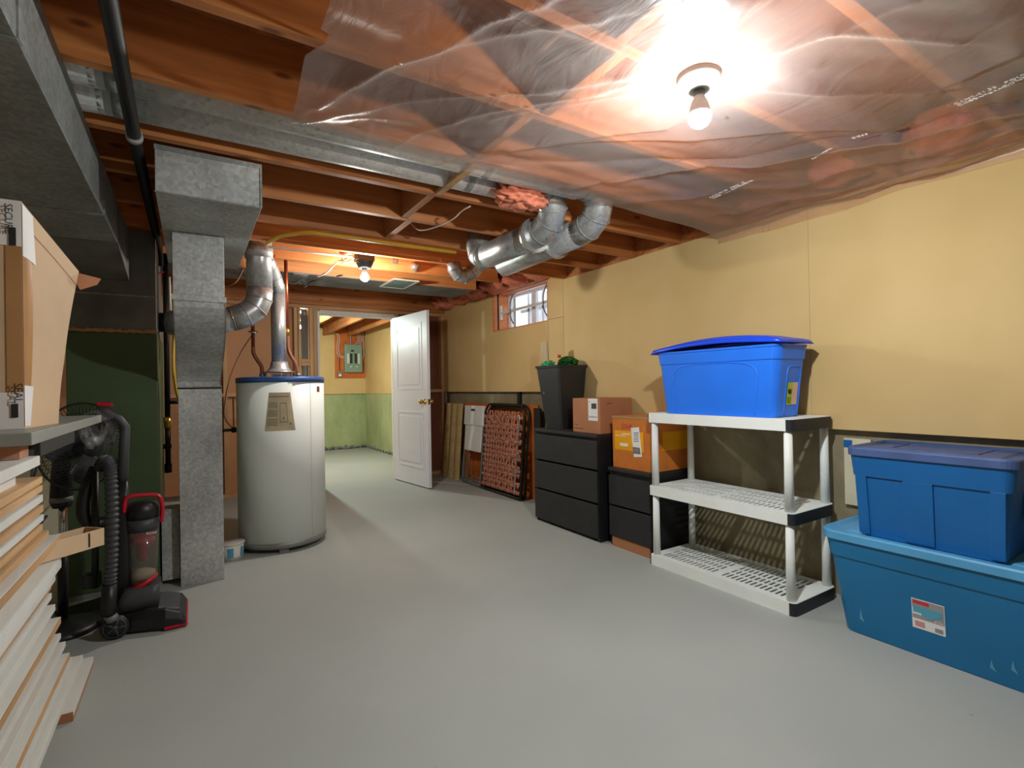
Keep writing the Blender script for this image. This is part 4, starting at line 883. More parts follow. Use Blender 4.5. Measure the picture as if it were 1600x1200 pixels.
# clear bag over the far tip of the desktop
mb = MB()
def bag(u, v):
    a = u*2*PI; k = v
    return Vector((-0.285+0.028*math.cos(a)*(1.1-0.3*k)+0.012*noise.noise(Vector((u*9, v*9, 0))), 2.44-0.30*k+0.03*math.sin(a)+0.012*noise.noise(Vector((u*9, v*9, 5))), 1.055+0.035*math.sin(a)-0.05*(math.sin(a) < 0)*(0.6+noise.noise(Vector((u*6, v*6, 2))))))
mb.grid(bag, 40, 20); tag(mb.build('plastic_bag', 'bagclear', fix=False), 'crinkled clear plastic bag over the far corner of the grey desktop', 'bag')
# beige sheet leaning behind, left of the furnace
tag(MB().box(-0.86, 3.72, 0.0, -0.62, 3.735, 1.45).build('wall_sheet', 'cream'), 'tall beige board standing left of the green furnace', 'board')

# ---------------------------------------------------------------- pedestal fan
fn = thing('pedestal_fan', 'black pedestal fan with round wire guard behind the grey desktop', 'fan', (-0.540, 3.26, 0))
FX, FY = -0.540, 3.26
MB().lathe([(0, 0.0), (0.15, 0.0), (0.155, 0.012), (0.13, 0.03), (0.05, 0.045), (0.02, 0.06), (0, 0.06)], (FX, FY, 0), 40).build('base', 'black', fn)
MB().tube([(FX, FY, 0.04), (FX, FY, 0.42)], 0.020, 20).build('lower_pole', 'black', fn)
MB().tube([(FX, FY, 0.40), (FX, FY, 0.64)], 0.0125, 20).build('chrome_pole', 'chrome', fn)
MB().lathe([(0, 0.60), (0.035, 0.60), (0.042, 0.62), (0.044, 0.66), (0.040, 0.72), (0.034, 0.84), (0.03, 0.90), (0, 0.90)], (FX, FY, 0), 28).build('neck_housing', 'black', fn)
MB().lathe([(0, 0.628), (0.0455, 0.628), (0.0455, 0.652), (0, 0.652)], (FX, FY, 0), 28).build('grey_collar', 'midgrey', fn)
ax = Vector((0.74, -0.67, 0.0)).normalized(); hc = Vector((-0.442, 3.15, 0.900)); sd_ = ax.cross(Vector((0, 0, 1))).normalized(); ZZ = Vector((0, 0, 1))
MB().lathe([(0, -0.15), (0.045, -0.145), (0.06, -0.11), (0.062, -0.05), (0.05, -0.02), (0, -0.02)], hc, 28, axis=ax).build('motor_housing', 'black', fn)
def ring(mb, c, r, rr, n=48): mb.tube([c+(sd_*math.cos(2*PI*i/n)+ZZ*math.sin(2*PI*i/n))*r for i in range(n+1)], rr, 6, caps=False)
mb = MB(); gr = 0.205
ring(mb, hc, gr, 0.005)
for sgn, dep in ((1, 0.055), (-1, 0.05)):
    for i in range(64):
        a = 2*PI*i/64; e = sd_*math.cos(a+sgn*0.15)+ZZ*math.sin(a+sgn*0.15); e2 = sd_*math.cos(a)+ZZ*math.sin(a)
        mb.tube([hc+e2*0.045+ax*dep*sgn, hc+e2*0.14+ax*dep*0.92*sgn, hc+e*0.19+ax*dep*0.55*sgn, hc+e*gr], 0.0013, 4, caps=False)
    ring(mb, hc+ax*dep*0.95*sgn, 0.10, 0.0015); ring(mb, hc+ax*dep*0.85*sgn, 0.155, 0.0015)
mb.build('wire_guard', 'black', fn)
MB().lathe([(0, 0.0), (0.05, 0.0), (0.048, 0.008), (0, 0.012)], hc+ax*0.055, 28, axis=ax).build('guard_badge', 'black', fn)
for k in range(3):
    a0 = k*2*PI/3+0.35; mb = MB()
    def bl(u, v):
        a = a0+(u-0.5)*(1.35+0.25*v); r = 0.04+0.145*v*(1-0.35*(2*u-1)**2*v)
        return hc+(sd_*math.cos(a)+ZZ*math.sin(a))*r+ax*(0.022*(u-0.5)*2*(1-0.2*v))
    mb.grid(bl, 12, 12); mb.build('blade', 'dkgrey', fn, fix=False, solid=0.002)
b = MB(); b.box(-0.62, 3.19, 0.86, -0.53, 3.26, 0.96); b.build('control_box', 'black', fn, bev=0.012)
(MB().tube(smooth_path([(-0.60, 3.08, 0.87), (-0.585, 2.95, 0.80), (-0.565, 2.93, 0.70), (-0.60, 2.98, 0.62), (-0.60, 3.04, 0.55), (-0.56, 3.08, 0.60)], 8), 0.0055, 8).tube(smooth_path([(-0.57, 3.02, 0.90), (-0.58, 2.94, 0.78), (-0.63, 2.93, 0.66), (-0.60, 2.97, 0.59)], 8), 0.0045, 8).build('power_cord', 'black', fn))

# ---------------------------------------------------------------- upright vacuum
vc = thing('upright_vacuum', 'black and red upright vacuum cleaner with clear dust bin', 'vacuum', (-0.22, 3.1, 0))
# floor head, pointing right
def headring(x, hy, z0, z1, cy=3.13):
    return [(x, cy-hy, z0), (x, cy-hy+0.006, z0-0.0), (x, cy+hy, z0), (x, cy+hy, z0+(z1-z0)*0.6), (x, cy+hy-0.03, z1), (x, cy-hy+0.03, z1), (x, cy-hy, z0+(z1-z0)*0.6)]
rs = [headring(-0.36, 0.085, 0.02, 0.075), headring(-0.28, 0.11, 0.015, 0.095), headring(-0.20, 0.135, 0.012, 0.105), headring(-0.12, 0.165, 0.010, 0.095), headring(-0.055, 0.17, 0.010, 0.07), headring(-0.035, 0.168, 0.012, 0.035)]
MB().loft(rs, smooth=False).build('floor_head', 'black', vc, bev=0.006, seg=3)
b = MB(); b.hexa([(-0.125, 2.958, 0.008), (-0.028, 2.962, 0.008), (-0.028, 3.298, 0.008), (-0.125, 3.30, 0.008), (-0.125, 2.957, 0.022), (-0.030, 2.961, 0.022), (-0.030, 3.299, 0.022), (-0.125, 3.301, 0.022)]); b.build('red_bumper', 'red', vc, bev=0.003)
b = MB(); b.hexa([(-0.150, 3.02, 0.0985), (-0.062, 3.02, 0.074), (-0.062, 3.26, 0.074), (-0.150, 3.26, 0.0985), (-0.150, 3.03, 0.104), (-0.064, 3.03, 0.080), (-0.064, 3.25, 0.080), (-0.150, 3.25, 0.104)]); b.build('clear_window', 'dkgrey', vc, bev=0.002)
b = MB(); b.box(-0.215, 3.10, 0.102, -0.165, 3.145, 0.125); b.build('red_pedal', 'red', vc, bev=0.005)
for y, l in ((3.012, 'near'), (3.245, 'far')):
    MB().lathe([(0, -0.016), (0.052, -0.016), (0.056, -0.01), (0.056, 0.01), (0.052, 0.016), (0, 0.016)], (-0.315, y, 0.056), 32, axis=(0, 1, 0)).build('wheel', 'black', vc)
    b = MB()
    for k in range(5):
        a = k*2*PI/5; b.tube([(-0.315, y-0.017, 0.056), (-0.315+0.042*math.cos(a), y-0.017, 0.056+0.042*math.sin(a))], 0.005, 6)
    b.lathe([(0.040, -0.001), (0.046, -0.001), (0.046, 0.002), (0.040, 0.002)], (-0.315, y-0.018, 0.056), 28, axis=(0, 1, 0)); b.lathe([(0, 0), (0.014, 0), (0.012, 0.006), (0, 0.007)], (-0.315, y-0.016, 0.056), 16, axis=(0, -1, 0)); b.build('wheel_spokes', 'dkgrey', vc)
# lower body + bin
BX, BY = -0.213, 3.12
MB().loft([rrect(BX-0.02, BY, 0.10, 0.085, 0.07, 0.03), rrect(BX-0.015, BY, 0.15, 0.08, 0.07, 0.03), rrect(BX, BY, 0.205, 0.072, 0.068, 0.03)]).build('motor_base', 'dkgrey', vc)
MB().loft([[Vector((BX-0.006+0.064*math.cos(a)*k, BY+0.064*math.sin(a)*k, z+0.028*math.cos(a))) for a in [i*2*PI/32 for i in range(32)]] for z, k in ((0.20, 1.0), (0.212, 1.03), (0.222, 1.0))]).build('red_ring', 'red', vc)
MB().loft([[Vector((BX+0.062*math.cos(a)*k, BY+0.062*math.sin(a)*k, z+(0.028*math.cos(a) if z < 0.3 else 0))) for a in [i*2*PI/32 for i in range(32)]] for z, k in ((0.222, 0.97), (0.34, 1.0), (0.475, 1.06))]).build('dust_bin', 'binclear', vc)
b = MB(); b.lathe([(0, 0.32), (0.022, 0.32), (0.026, 0.40), (0.048, 0.41), (0.05, 0.425), (0.04, 0.43), (0.046, 0.475), (0, 0.475)], (BX, BY, 0), 28); b.build('red_cyclone', 'red', vc)
b = MB(); b.lathe([(0, 0.23), (0.052, 0.235), (0.05, 0.262), (0.02, 0.275), (0, 0.27)], (BX, BY, 0), 24); b.build('collected_dust', 'paper', vc)
MB().lathe([(0, 0.472), (0.068, 0.472), (0.070, 0.53), (0, 0.53)], (BX, BY, 0), 32).build('grey_band', 'dkgrey', vc)
MB().lathe([(0, 0.53), (0.071, 0.53), (0.071, 0.575), (0.062, 0.60), (0.052, 0.607), (0, 0.61)], (BX, BY, 0), 32).build('bin_lid', 'black', vc)
b = MB(); b.tube(smooth_path([(BX-0.07, BY-0.03, 0.57), (BX-0.066, BY-0.03, 0.625), (BX-0.045, BY-0.03, 0.645), (BX+0.045, BY-0.02, 0.640), (BX+0.075, BY-0.02, 0.620), (BX+0.083, BY-0.02, 0.56), (BX+0.078, BY-0.02, 0.50)], 6), 0.0095, 10); b.build('carry_handle', 'red', vc)
text('POW', 0.018, 'label', vc, (BX+0.018, BY-0.070, 0.455), frame((1, 0.15, 0), (0, 0, 1)), 'bin_lettering')
# spine and tall handle
b = MB(); b.loft([rrect(-0.305, 3.13, 0.10, 0.045, 0.05, 0.02), rrect(-0.300, 3.13, 0.35, 0.040, 0.05, 0.02), rrect(-0.297, 3.13, 0.62, 0.033, 0.04, 0.015), rrect(-0.293, 3.13, 0.72, 0.024, 0.03, 0.012)]); b.build('spine', 'black', vc)
b = MB(); P_ = [(-0.292, 3.13, 0.70), (-0.284, 3.13, 0.86), (-0.278, 3.13, 0.985), (-0.300, 3.13, 1.02), (-0.345, 3.13, 1.065), (-0.375, 3.13, 1.088)]
b.tube(P_, [0.024, 0.022, 0.021, 0.020, 0.018, 0.015], 14); b.build('tall_handle', 'dkgrey', vc)
b = MB(); b.box(-0.385, 3.113, 1.088, -0.325, 3.147, 1.106, rot=Euler((0, 0.12, 0)).to_matrix()); b.build('red_grip_top', 'red', vc, bev=0.004)
# ribbed hose on the near side
hp = smooth_path([(-0.362, 3.02, 0.80), (-0.350, 3.00, 0.83), (-0.335, 2.988, 0.835), (-0.323, 2.985, 0.78), (-0.318, 2.985, 0.60), (-0.322, 2.985, 0.40), (-0.330, 2.985, 0.26)], 30)
MB().tube(hp, [0.0245+0.0028*(1 if (i//2) % 2 else -1) for i in range(len(hp))], 16, smooth=False).build('ribbed_hose', 'dkgrey', vc)
b = MB(); b.tube([(-0.330, 2.985, 0.27), (-0.336, 2.99, 0.16), (-0.325, 3.0, 0.115)], [0.029, 0.030, 0.026], 16); b.build('hose_cuff', 'black', vc)
b = MB(); b.tube([(-0.330, 2.995, 0.125), (-0.322, 3.0, 0.095)], [0.028, 0.025], 16); b.build('hose_end', 'midgrey', vc)
b = MB(); b.tube(smooth_path([(-0.385, 3.09, 0.80), (-0.425, 3.08, 0.69), (-0.435, 3.08, 0.60), (-0.42, 3.09, 0.545), (-0.38, 3.12, 0.53), (-0.31, 3.13, 0.54)], 8), [0.026]*41, 14); b.build('rear_hose', 'black', vc)
b = MB(); b.tube([(-0.392, 3.06, 0.24), (-0.385, 3.05, 0.80)], 0.014, 12); b.build('wand', 'black', vc)
b = MB(); b.box(-0.44, 3.05, 0.24, -0.37, 3.10, 0.31); b.build('wand_clip', 'black', vc, bev=0.01)
tag(MB().box(-0.56, 3.30, 0.0, -0.30, 3.60, 0.02, rot=Euler((0, 0, 0.5)).to_matrix()).build('floor_mat', 'black'), 'dark flat scrap on the floor under the furnace side of the vacuum', 'mat')

# ================================================================ RIGHT SIDE
# plastic shelf unit
X0, X1, Y0, Y1 = 2.465, 2.865, 1.357, 2.275
su = thing('shelf_unit', 'off-white three-tier plastic shelving unit under the bright blue tote', 'shelf', ((X0+X1)/2, (Y0+Y1)/2, 0))
def tier(zt, zb, nm):
    b = MB()
    # perimeter skirt
    b.box(X0, Y0+0.03, zb, X0+0.006, Y1, zt); b.box(X1-0.006, Y0+0.03, zb, X1, Y1, zt); b.box(X0, Y1-0.006, zb, X1, Y1, zt)
    # slotted deck: solid rails and ribs between the slots
    xr = [X0+0.006, X0+0.045, X0+0.115, X0+0.13, X0+0.20-0.008, X0+0.20+0.008, X0+0.27, X0+0.285, X0+0.355, X1-0.006]
    ya, ym0, ym1, yb_ = Y0+0.075, (Y0+Y1)/2-0.02, (Y0+Y1)/2+0.02, Y1-0.065
    dz = 0.004
    for k in range(0, 10, 1):
        if k in (1, 3, 5, 7): continue
        if k < 9: b.box(xr[k], Y0+0.03, zt-dz, xr[k+1], Y1-0.006, zt)
    for (a, c) in ((1, 2), (3, 4), (5, 6), (7, 8)):
        b.box(xr[a], Y0+0.03, zt-dz, xr[c], ya, zt); b.box(xr[a], ym0, zt-dz, xr[c], ym1, zt); b.box(xr[a], yb_, zt-dz, xr[c], Y1-0.006, zt)
        for (s0, s1) in ((ya, ym0), (ym1, yb_)):
            n_ = 13; w_ = (s1-s0)/n_
            for j in range(n_): b.box(xr[a], s0+j*w_, zt-dz, xr[c], s0+j*w_+w_*0.5, zt)
    o = b.build(nm, 'shelf', su)
    # dark rounded end piece
    e = MB(); r = 0.03; poly = [(X0, Y0+0.03, zb)]+[(X0+r-r*math.cos(R(a)), Y0+r-r*math.sin(R(a)), zb) for a in range(0, 91, 15)][1:]+[(X1-r+r*math.sin(R(a)), Y0+r-r*math.cos(R(a)), zb) for a in range(0, 91, 15)]
    poly = [Vector(p) for p in poly]; poly[-1] = Vector((X1, Y0+0.03, zb))
    e.prism(poly, (0, 0, zt-zb-0.003)); e.build('dark_end', 'shelfend', su)
    e = MB(); e.prism([p+Vector((0, 0, zt-zb-0.003)) for p in poly], (0, 0, 0.003)); e.build('end_rim', 'shelf', su)
tier(0.965, 0.905, 'top_tier'); tier(0.503, 0.443, 'middle_tier'); tier(0.066, 0.0, 'bottom_tier')
for (x, y) in ((X0+0.028, Y0+0.034), (X1-0.028, Y0+0.034), (X0+0.028, Y1-0.03), (X1-0.028, Y1-0.03)):
    b = MB(); b.tube([(x, y, 0.066), (x, y, 0.443)], [0.0225, 0.0195], 20); b.build('leg', 'shelf', su)
    b = MB(); b.tube([(x, y, 0.503), (x, y, 0.905)], [0.0225, 0.0195], 20); b.build('leg', 'shelf', su)

# storage totes
def tote(root, cx, cy, z0, hx0, hy0, hx1, hy1, h, mat, rot=0.0, rim=0.012, panels=None, r0=0.03, r1=0.045, flare=0.05):
    RM = Matrix.Rotation(rot, 3, 'Z')
    def T(p): return RM @ (Vector(p)-Vector((cx, cy, 0)))+Vector((cx, cy, 0))
    rings = []
    for t_, k in ((0, 0.985), (0.012, 1.0), (0.80, 1.0), (0.80, 1.03), (0.97, 1.035), (0.97, 1.06), (1.0, 1.06)):
        hx = (hx0+(hx1-hx0)*t_)*k; hy = (hy0+(hy1-hy0)*t_)+((k-1.0)*hx0)
        rings.append([T(p) for p in rrect(cx, cy, z0+h*t_, hx, hy, r0+(r1-r0)*t_, 6)])
    MB().loft(rings, smooth=False).build('tote_body', mat, root, bev=0.0)
    return T
def lid(root, cx, cy, z, hx, hy, mat, rot=0.0, th=0.022, r=0.05, inset=0.035, rise=0.0, tilt=0.0):
    RM = Matrix.Rotation(rot, 3, 'Z')
    def T(p):
        p = RM @ (Vector(p)-Vector((cx, cy, 0)))+Vector((cx, cy, 0)); p.z += tilt*(p.y-cy); return p
    rings = [[T(p) for p in rrect(cx, cy, z+a, hx-b_, hy-b_, max(0.01, r-b_), 6)] for a, b_ in ((-0.004, 0.004), (-0.004, 0.0), (th*0.8, 0.0), (th, 0.006), (th, inset*0.6), (th-0.010+rise, inset), (th-0.010+rise, inset*2.2), (th-0.004+rise, inset*2.5))]
    MB().loft(rings, smooth=False).build('lid', mat, root, bev=0.002)
    return T
# bright blue tote on top of shelf
t1 = thing('storage_tote', 'bright blue storage tote with bowed royal blue lid on top of the shelving', 'storage tote', (2.66, 1.80, 0.9655))
T = tote(t1, 2.615, 1.812, 0.966, 0.125, 0.352, 0.145, 0.394, 0.375, 't1', r0=0.045, r1=0.055)
mb = MB()
def lid1(u, v, up_=0.0):
    x = 2.615+(u-0.5)*2*0.172; y = 1.820+(v-0.5)*2*0.424
    rx = 1-(abs(2*v-1)**8)*0.12; x = 2.615+(x-2.615)*rx
    z = 1.352+0.050*math.sin(PI*min(1, max(0, (1.0-v)*0.95+0.02)))*(0.55+0.45*math.sin(PI*u))+0.012*(1-v)
    edge = min(u, 1-u, v, 1-v)
    z -= 0.020*max(0, 1-edge/0.025)
    return Vector((x, y, z+up_))
mb.grid(lambda u, v: lid1(u, v), 36, 60); mb.build('lid', 't1lid', t1, fix=False, solid=0.004)
mb = MB(); mb.grid(lambda u, v: lid1(0.14+0.72*u, 0.08+0.84*v, 0.007-0.02*max(0, 1-min(u, 1-u, v, 1-v)/0.03)), 30, 50); mb.build('lid_panel', 't1lid', t1, fix=False)
# arch embossed on the long side (-X) and on the end (-Y)
def t1face(y, z):   # x of the -X face
    q = (z-0.966)/0.375; return 2.615-(0.125+0.02*q)
def t1end(x, z):
    q = (z-0.966)/0.375; return 1.812-(0.352+0.042*q)
mb = MB(); pts = []
for k in range(41):
    a = k/40; 
    if a < 0.25: y, z = 1.805+0.27+0.02*(a/0.25), 0.975+0.19*(a/0.25)
    elif a > 0.75: y, z = 1.785-0.22-0.03*((1-a)/0.25), 0.975+0.19*((1-a)/0.25)
    else:
        th_ = (a-0.25)/0.5*PI; y = 1.785+0.02+0.27*math.copysign(abs(math.cos(th_))**0.55, math.cos(th_)); z = 1.165+0.095*math.sin(th_)**0.6
    pts.append((t1face(y, z)+0.001, y, z))
mb.tube(pts, 0.0045, 8); mb.build('embossed_arch', 't1', t1)
mb = MB(); pts = []
for k in range(31):
    a = k/30
    if a < 0.3: x, z = 2.575-0.005*a, 0.975+0.20*(a/0.3)
    elif a > 0.7: x, z = 2.700, 0.975+0.20*((1-a)/0.3)
    else:
        th_ = (a-0.3)/0.4*PI; x = 2.6375-0.0625*math.copysign(abs(math.cos(th_))**0.5, math.cos(th_)); z = 1.175+0.055*math.sin(th_)**0.6
    pts.append((x, t1end(x, z)+0.001, z))
mb.tube(pts, 0.005, 8); mb.build('embossed_arch', 't1', t1)
b = MB(); 
def endpatch(x0, x1, z0, z1, mat, nm, off=0.0012):
    mb = MB(); mb.add([(x0, t1end(0, z0)-off, z0), (x1, t1end(0, z0)-off, z0), (x1, t1end(0, z1)-off, z1), (x0, t1end(0, z1)-off, z1)], [(0, 1, 2, 3)]); mb.build(nm, mat, t1, fix=False)
endpatch(2.588, 2.638, 1.03, 1.145, 'lime', 'sticker'); endpatch(2.638, 2.685, 1.03, 1.145, 'pink', 'sticker')
mb = MB(); mb.lathe([(0, 0), (0.016, 0), (0.016, 0.001), (0, 0.001)], (2.612, t1end(0, 1.10)-0.0015, 1.10), 20, axis=(0, -1, 0)); mb.build('sticker_emblem', 'dkgreen', t1)
for k in range(5): endpatch(2.594, 2.628-0.006*(k % 2), 1.065-0.007*k, 1.068-0.007*k, 'dkgreen', 'sticker_print', 0.002)

# large teal tote on the floor
t3 = thing('storage_tote', 'long teal-blue storage tote on the floor with a product sticker', 'storage tote', (2.72, 0.66, 0))
T3 = lambda p: Vector(p)
cx3, cy3 = 2.705, 0.665
tote(t3, cx3, cy3, 0.0, 0.160, 0.515, 0.198, 0.58, 0.43, 't3', r0=0.05, r1=0.07)
lid(t3, cx3, cy3, 0.425, 0.214, 0.60, 't3lid', th=0.035, r=0.08, inset=0.04)
def t3face(z): return cx3-(0.160+(0.198-0.160)*(z/0.43))
def t3patch(y0, y1, z0, z1, mat, nm, off=0.0015, par=None):
    mb = MB(); mb.add([(t3face(z0)-off, y0, z0), (t3face(z0)-off, y1, z0), (t3face(z1)-off, y1, z1), (t3face(z1)-off, y0, z1)], [(0, 1, 2, 3)]); return mb.build(nm, mat, par or t3, fix=False)
st = t3patch(0.795, 0.905, 0.118, 0.243, 'label', 'sticker')
t3patch(0.797, 0.903, 0.160, 0.240, 'labelgrey', 'sticker_field', 0.002)
t3patch(0.845, 0.900, 0.222, 0.236, 'labelred', 'sticker_badge', 0.0028); 
t3patch(0.803, 0.900, 0.185, 0.212, 'labelblue', 'sticker_tote_picture', 0.0026)
mb = MB(); mb.add([(t3face(z)-0.003, y, z) for y, z in ((0.892, 0.21), (0.805, 0.205), (0.812, 0.185), (0.85, 0.168), (0.872, 0.183))], [(0, 1, 2, 3, 4)]); mb.build('sticker_tote_picture', 'labelblue', t3, fix=False)
t3patch(0.872, 0.902, 0.178, 0.205, 'label', 'sticker_lid_picture', 0.0024)
for k in range(4): t3patch(0.862, 0.896, 0.146-0.006*k, 0.149-0.006*k, 'labelred', 'sticker_print', 0.0022)
for k in range(9): t3patch(0.803+0.003*k, 0.8045+0.003*k, 0.124, 0.142, 'ink', 'barcode_bar', 0.0022)
text('43 GAL', 0.010, 'label', t3, (t3face(0.165)-0.0035, 0.83, 0.163), frame((0, -1, 0), (0, 0, 1)), 'sticker_print')
for (y, z, h) in ((1.10, 0.075, 0.05), (0.66, 0.055, 0.035), (0.60, 0.075, 0.04)):
    mb = MB(); mb.add([(t3face(z_)-0.0012, y_, z_) for y_, z_ in ((y+0.006, z), (y-0.014, z-0.012), (y-0.004, z+0.01), (y, z+h))], [(0, 1, 2, 3)]); mb.build('scuff', 'scuff', t3, fix=False)
# navy tote on top
t2 = thing('storage_tote', 'navy blue storage tote with slate lid stacked on the long teal tote', 'storage tote', (2.74, 0.87, 0.457))
cx2, cy2 = 2.73, 0.86; z2 = 0.451
rings = []
hx0, hy0, hx1, hy1, h2 = 0.168, 0.240, 0.190, 0.272, 0.365
for t_, e in ((0, -0.004), (0.012, 0), (0.74, 0), (0.74, 0.008), (1.0, 0.008)):
    rings.append(rrect(cx2, cy2, z2+h2*t_, hx0+(hx1-hx0)*t_+e, hy0+(hy1-hy0)*t_+e, 0.035, 6))
MB().loft(rings, smooth=False).build('tote_body', 't2', t2)
def t2face(z): return cx2-(hx0+(hx1-hx0)*((z-z2)/h2))
for (y0, y1) in ((cy2+0.21, cy2+0.255), (cy2-0.03, cy2+0.075), (cy2-0.25, cy2-0.205)):   # raised ribs between two recessed panels
    mb = MB(); zz0, zz1 = z2+0.01, z2+h2*0.745; q = 0.008
    s0 = 0.97; mb.hexa([(t2face(zz0)-q, cy2+(y0-cy2)*s0, zz0), (t2face(zz0)-q, cy2+(y1-cy2)*s0, zz0), (t2face(zz0)+0.01, cy2+(y1-cy2)*s0, zz0), (t2face(zz0)+0.01, cy2+(y0-cy2)*s0, zz0), (t2face(zz1)-q, y0, zz1), (t2face(zz1)-q, y1, zz1), (t2face(zz1)+0.01, y1, zz1), (t2face(zz1)+0.01, y0, zz1)]); mb.build('raised_rib', 't2', t2, bev=0.003)
lid(t2, cx2, cy2, z2+h2, 0.208, 0.292, 't2lid', th=0.034, r=0.05, inset=0.028)
b = MB(); 
for (a, c, d, e) in ((cx2-0.10, cy2-0.15, cx2+0.10, cy2-0.145), (cx2-0.10, cy2+0.145, cx2+0.10, cy2+0.15), (cx2-0.10, cy2-0.145, cx2-0.095, cy2+0.145), (cx2+0.095, cy2-0.145, cx2+0.10, cy2+0.145)): b.box(a, c, z2+h2+0.026, d, e, z2+h2+0.033)
b.build('lid_rib', 't2lid', t2)
b = MB(); yy = cy2-hy0-0.022; b.box(2.70, yy-0.006, 0.60, 2.742, yy-0.005, 0.72); b.build('end_sticker', 'label', t2)
b = MB(); b.box(2.702, yy-0.0075, 0.68, 2.740, yy-0.006, 0.718); b.build('end_sticker_print', 'labelred', t2)
for k in range(4): MB().box(2.705, yy-0.0075, 0.61+0.015*k, 2.737, yy-0.006, 0.616+0.015*k).build('end_sticker_print', 'labelred', t2)
# pale sheet standing behind totes
tag(MB().box(2.905, 1.20, 0.50, 2.922, 1.325, 0.848).build('foam_board', 'cream'), 'pale cream board against the concrete behind the navy tote', 'board')
b = MB().box(2.902, 1.285, 0.80, 2.905, 1.325, 0.838); tag(b.build('painter_tape', 't2'), 'strip of blue tape on the pale board behind the navy tote', 'tape')

# black dressers
def dresser(label, y0, y1, x0, x1, h, edges, gap=0.012, cat='dresser'):
    r_ = thing('dresser', label, cat, ((x0+x1)/2, (y0+y1)/2, 0))
    b = MB(); b.box(x0+0.02, y0, 0, x1, y0+0.018, h-0.022); b.box(x0+0.02, y1-0.018, 0, x1, y1, h-0.022); b.box(x1-0.01, y0+0.018, 0.02, x1, y1-0.018, h-0.022); b.box(x0+0.03, y0+0.018, 0.01, x1-0.01, y1-0.018, 0.03)
    b.build('carcass', 'dresserside', r_, bev=0.0015)
    MB().box(x0, y0-0.002, h-0.022, x1, y1+0.002, h).build('top', 'dresser', r_, bev=0.0015)
    MB().box(x0+0.024, y0+0.018, h-0.06, x0+0.04, y1-0.018, h-0.022).build('top_rail', 'dresserside', r_)
    for (za, zb_) in edges:
        d = MB(); d.box(x0, y0+0.003, za, x0+0.018, y1-0.003, zb_); d = d.build('drawer', 'dresser', r_, bev=0.002)
        MB().box(x0+0.018, y0+0.02, za+0.02, x1-0.03, y1-0.02, zb_-0.04).build('drawer_box', 'dresserside', r_)
    return r_
dresser('black three-drawer dresser carrying a black bin and small carton', 2.785, 3.585, 2.482, 2.928, 0.785, ((0.028, 0.272), (0.288, 0.515), (0.531, 0.738)))
MB_ = dresser('black two-drawer nightstand beside the shelving, orange carton on top', 2.325, 2.715, 2.525, 2.928, 0.56, ((0.075, 0.285), (0.298, 0.505)), cat='nightstand')
MB().box(2.535, 2.345, 0.0, 2.545, 2.695, 0.07).build('plinth', 'card2', MB_)

# cartons
c1 = thing('carton', 'small brown carton with white picture label on the black dresser', 'box', (2.67, 2.97, 0.7855))
ZC = 0.7865
MB().box(2.535, 2.80, ZC, 2.86, 3.115, ZC+0.262).build('carton_body', 'card2', c1, bev=0.002)
b = MB().box(2.5335, 2.825, ZC+0.095, 2.5345, 2.93, ZC+0.261); b.build('label', 'label', c1)
MB().box(2.5325, 2.838, ZC+0.185, 2.5335, 2.893, ZC+0.225).build('label_picture', 'dkgrey', c1)
for k in range(4): MB().box(2.5325, 2.838+0.023*k, ZC+0.118, 2.5335, 2.846+0.023*k, ZC+0.130).build('label_icon', 'steelgrey', c1)
MB().box(2.5325, 2.903, ZC+0.235, 2.5335, 2.922, ZC+0.238).build('label_print', 'ink', c1)
for k, (a, c) in enumerate(((3.05, 3.095), (2.99, 3.095))): MB().box(2.5335, a, ZC+0.055-0.028*k, 2.5345, c, ZC+0.061-0.028*k).build('carton_print', 'hard_dark', c1)
MB().box(2.60, 2.7985, ZC+0.220, 2.66, 2.7995, ZC+0.226).build('carton_print', 'hard_dark', c1)
c2_ = thing('carton', 'amber taped orange carton on the black nightstand', 'box', (2.73, 2.5, 0.5605))
MB().box(2.555, 2.33, 0.561, 2.925, 2.695, 0.925).build('carton_body', 'ocard', c2_, bev=0.003)
b = MB(); b.box(2.5535, 2.40, 0.69, 2.5545, 2.672, 0.825); b.build('amber_tape', 'otape', c2_)
b = MB(); b.box(2.66, 2.3285, 0.70, 2.91, 2.3295, 0.825); b.build('amber_tape', 'otape', c2_)
b = MB(); b.box(2.5515, 2.425, 0.655, 2.5533, 2.50, 0.855, rot=Euler((-0.12, 0, 0)).to_matrix()); b.build('shipping_label', 'label', c2_)
for k in range(10): MB().box(2.5505, 2.43+0.0065*k, 0.675, 2.5515, 2.4335+0.0065*k, 0.72, rot=Euler((-0.12, 0, 0)).to_matrix()).build('barcode_bar', 'ink', c2_)
for k in range(5): MB().box(2.5505, 2.44, 0.76+0.014*k, 2.5515, 2.485, 0.764+0.014*k, rot=Euler((-0.12, 0, 0)).to_matrix()).build('label_print', 'ink', c2_)
for (a, c, z0, z1) in ((2.52, 2.60, 0.80, 0.806), (2.56, 2.665, 0.787, 0.791), (2.545, 2.62, 0.718, 0.738)): MB().box(2.5522, a, z0, 2.5535, c, z1).build('tape_label', 'label', c2_)
text('DHL', 0.055, 'labelred', c2_, (2.5535, 2.60, 0.838), frame((0, -1, 0), (0.0, 0, 1)), 'carton_print')
b = MB(); b.grid(lambda u, v: Vector((2.552+0.376*u, 2.327+0.371*v, 0.928+0.006*noise.noise(Vector((u*7, v*7, 0))))), 24, 24); b.build('wrap_film', 'bagclear', c2_, fix=False)
b = MB(); b.box(2.552, 2.33, 0.912, 2.5545, 2.697, 0.928); b.build('clear_tape', 'tape', c2_)

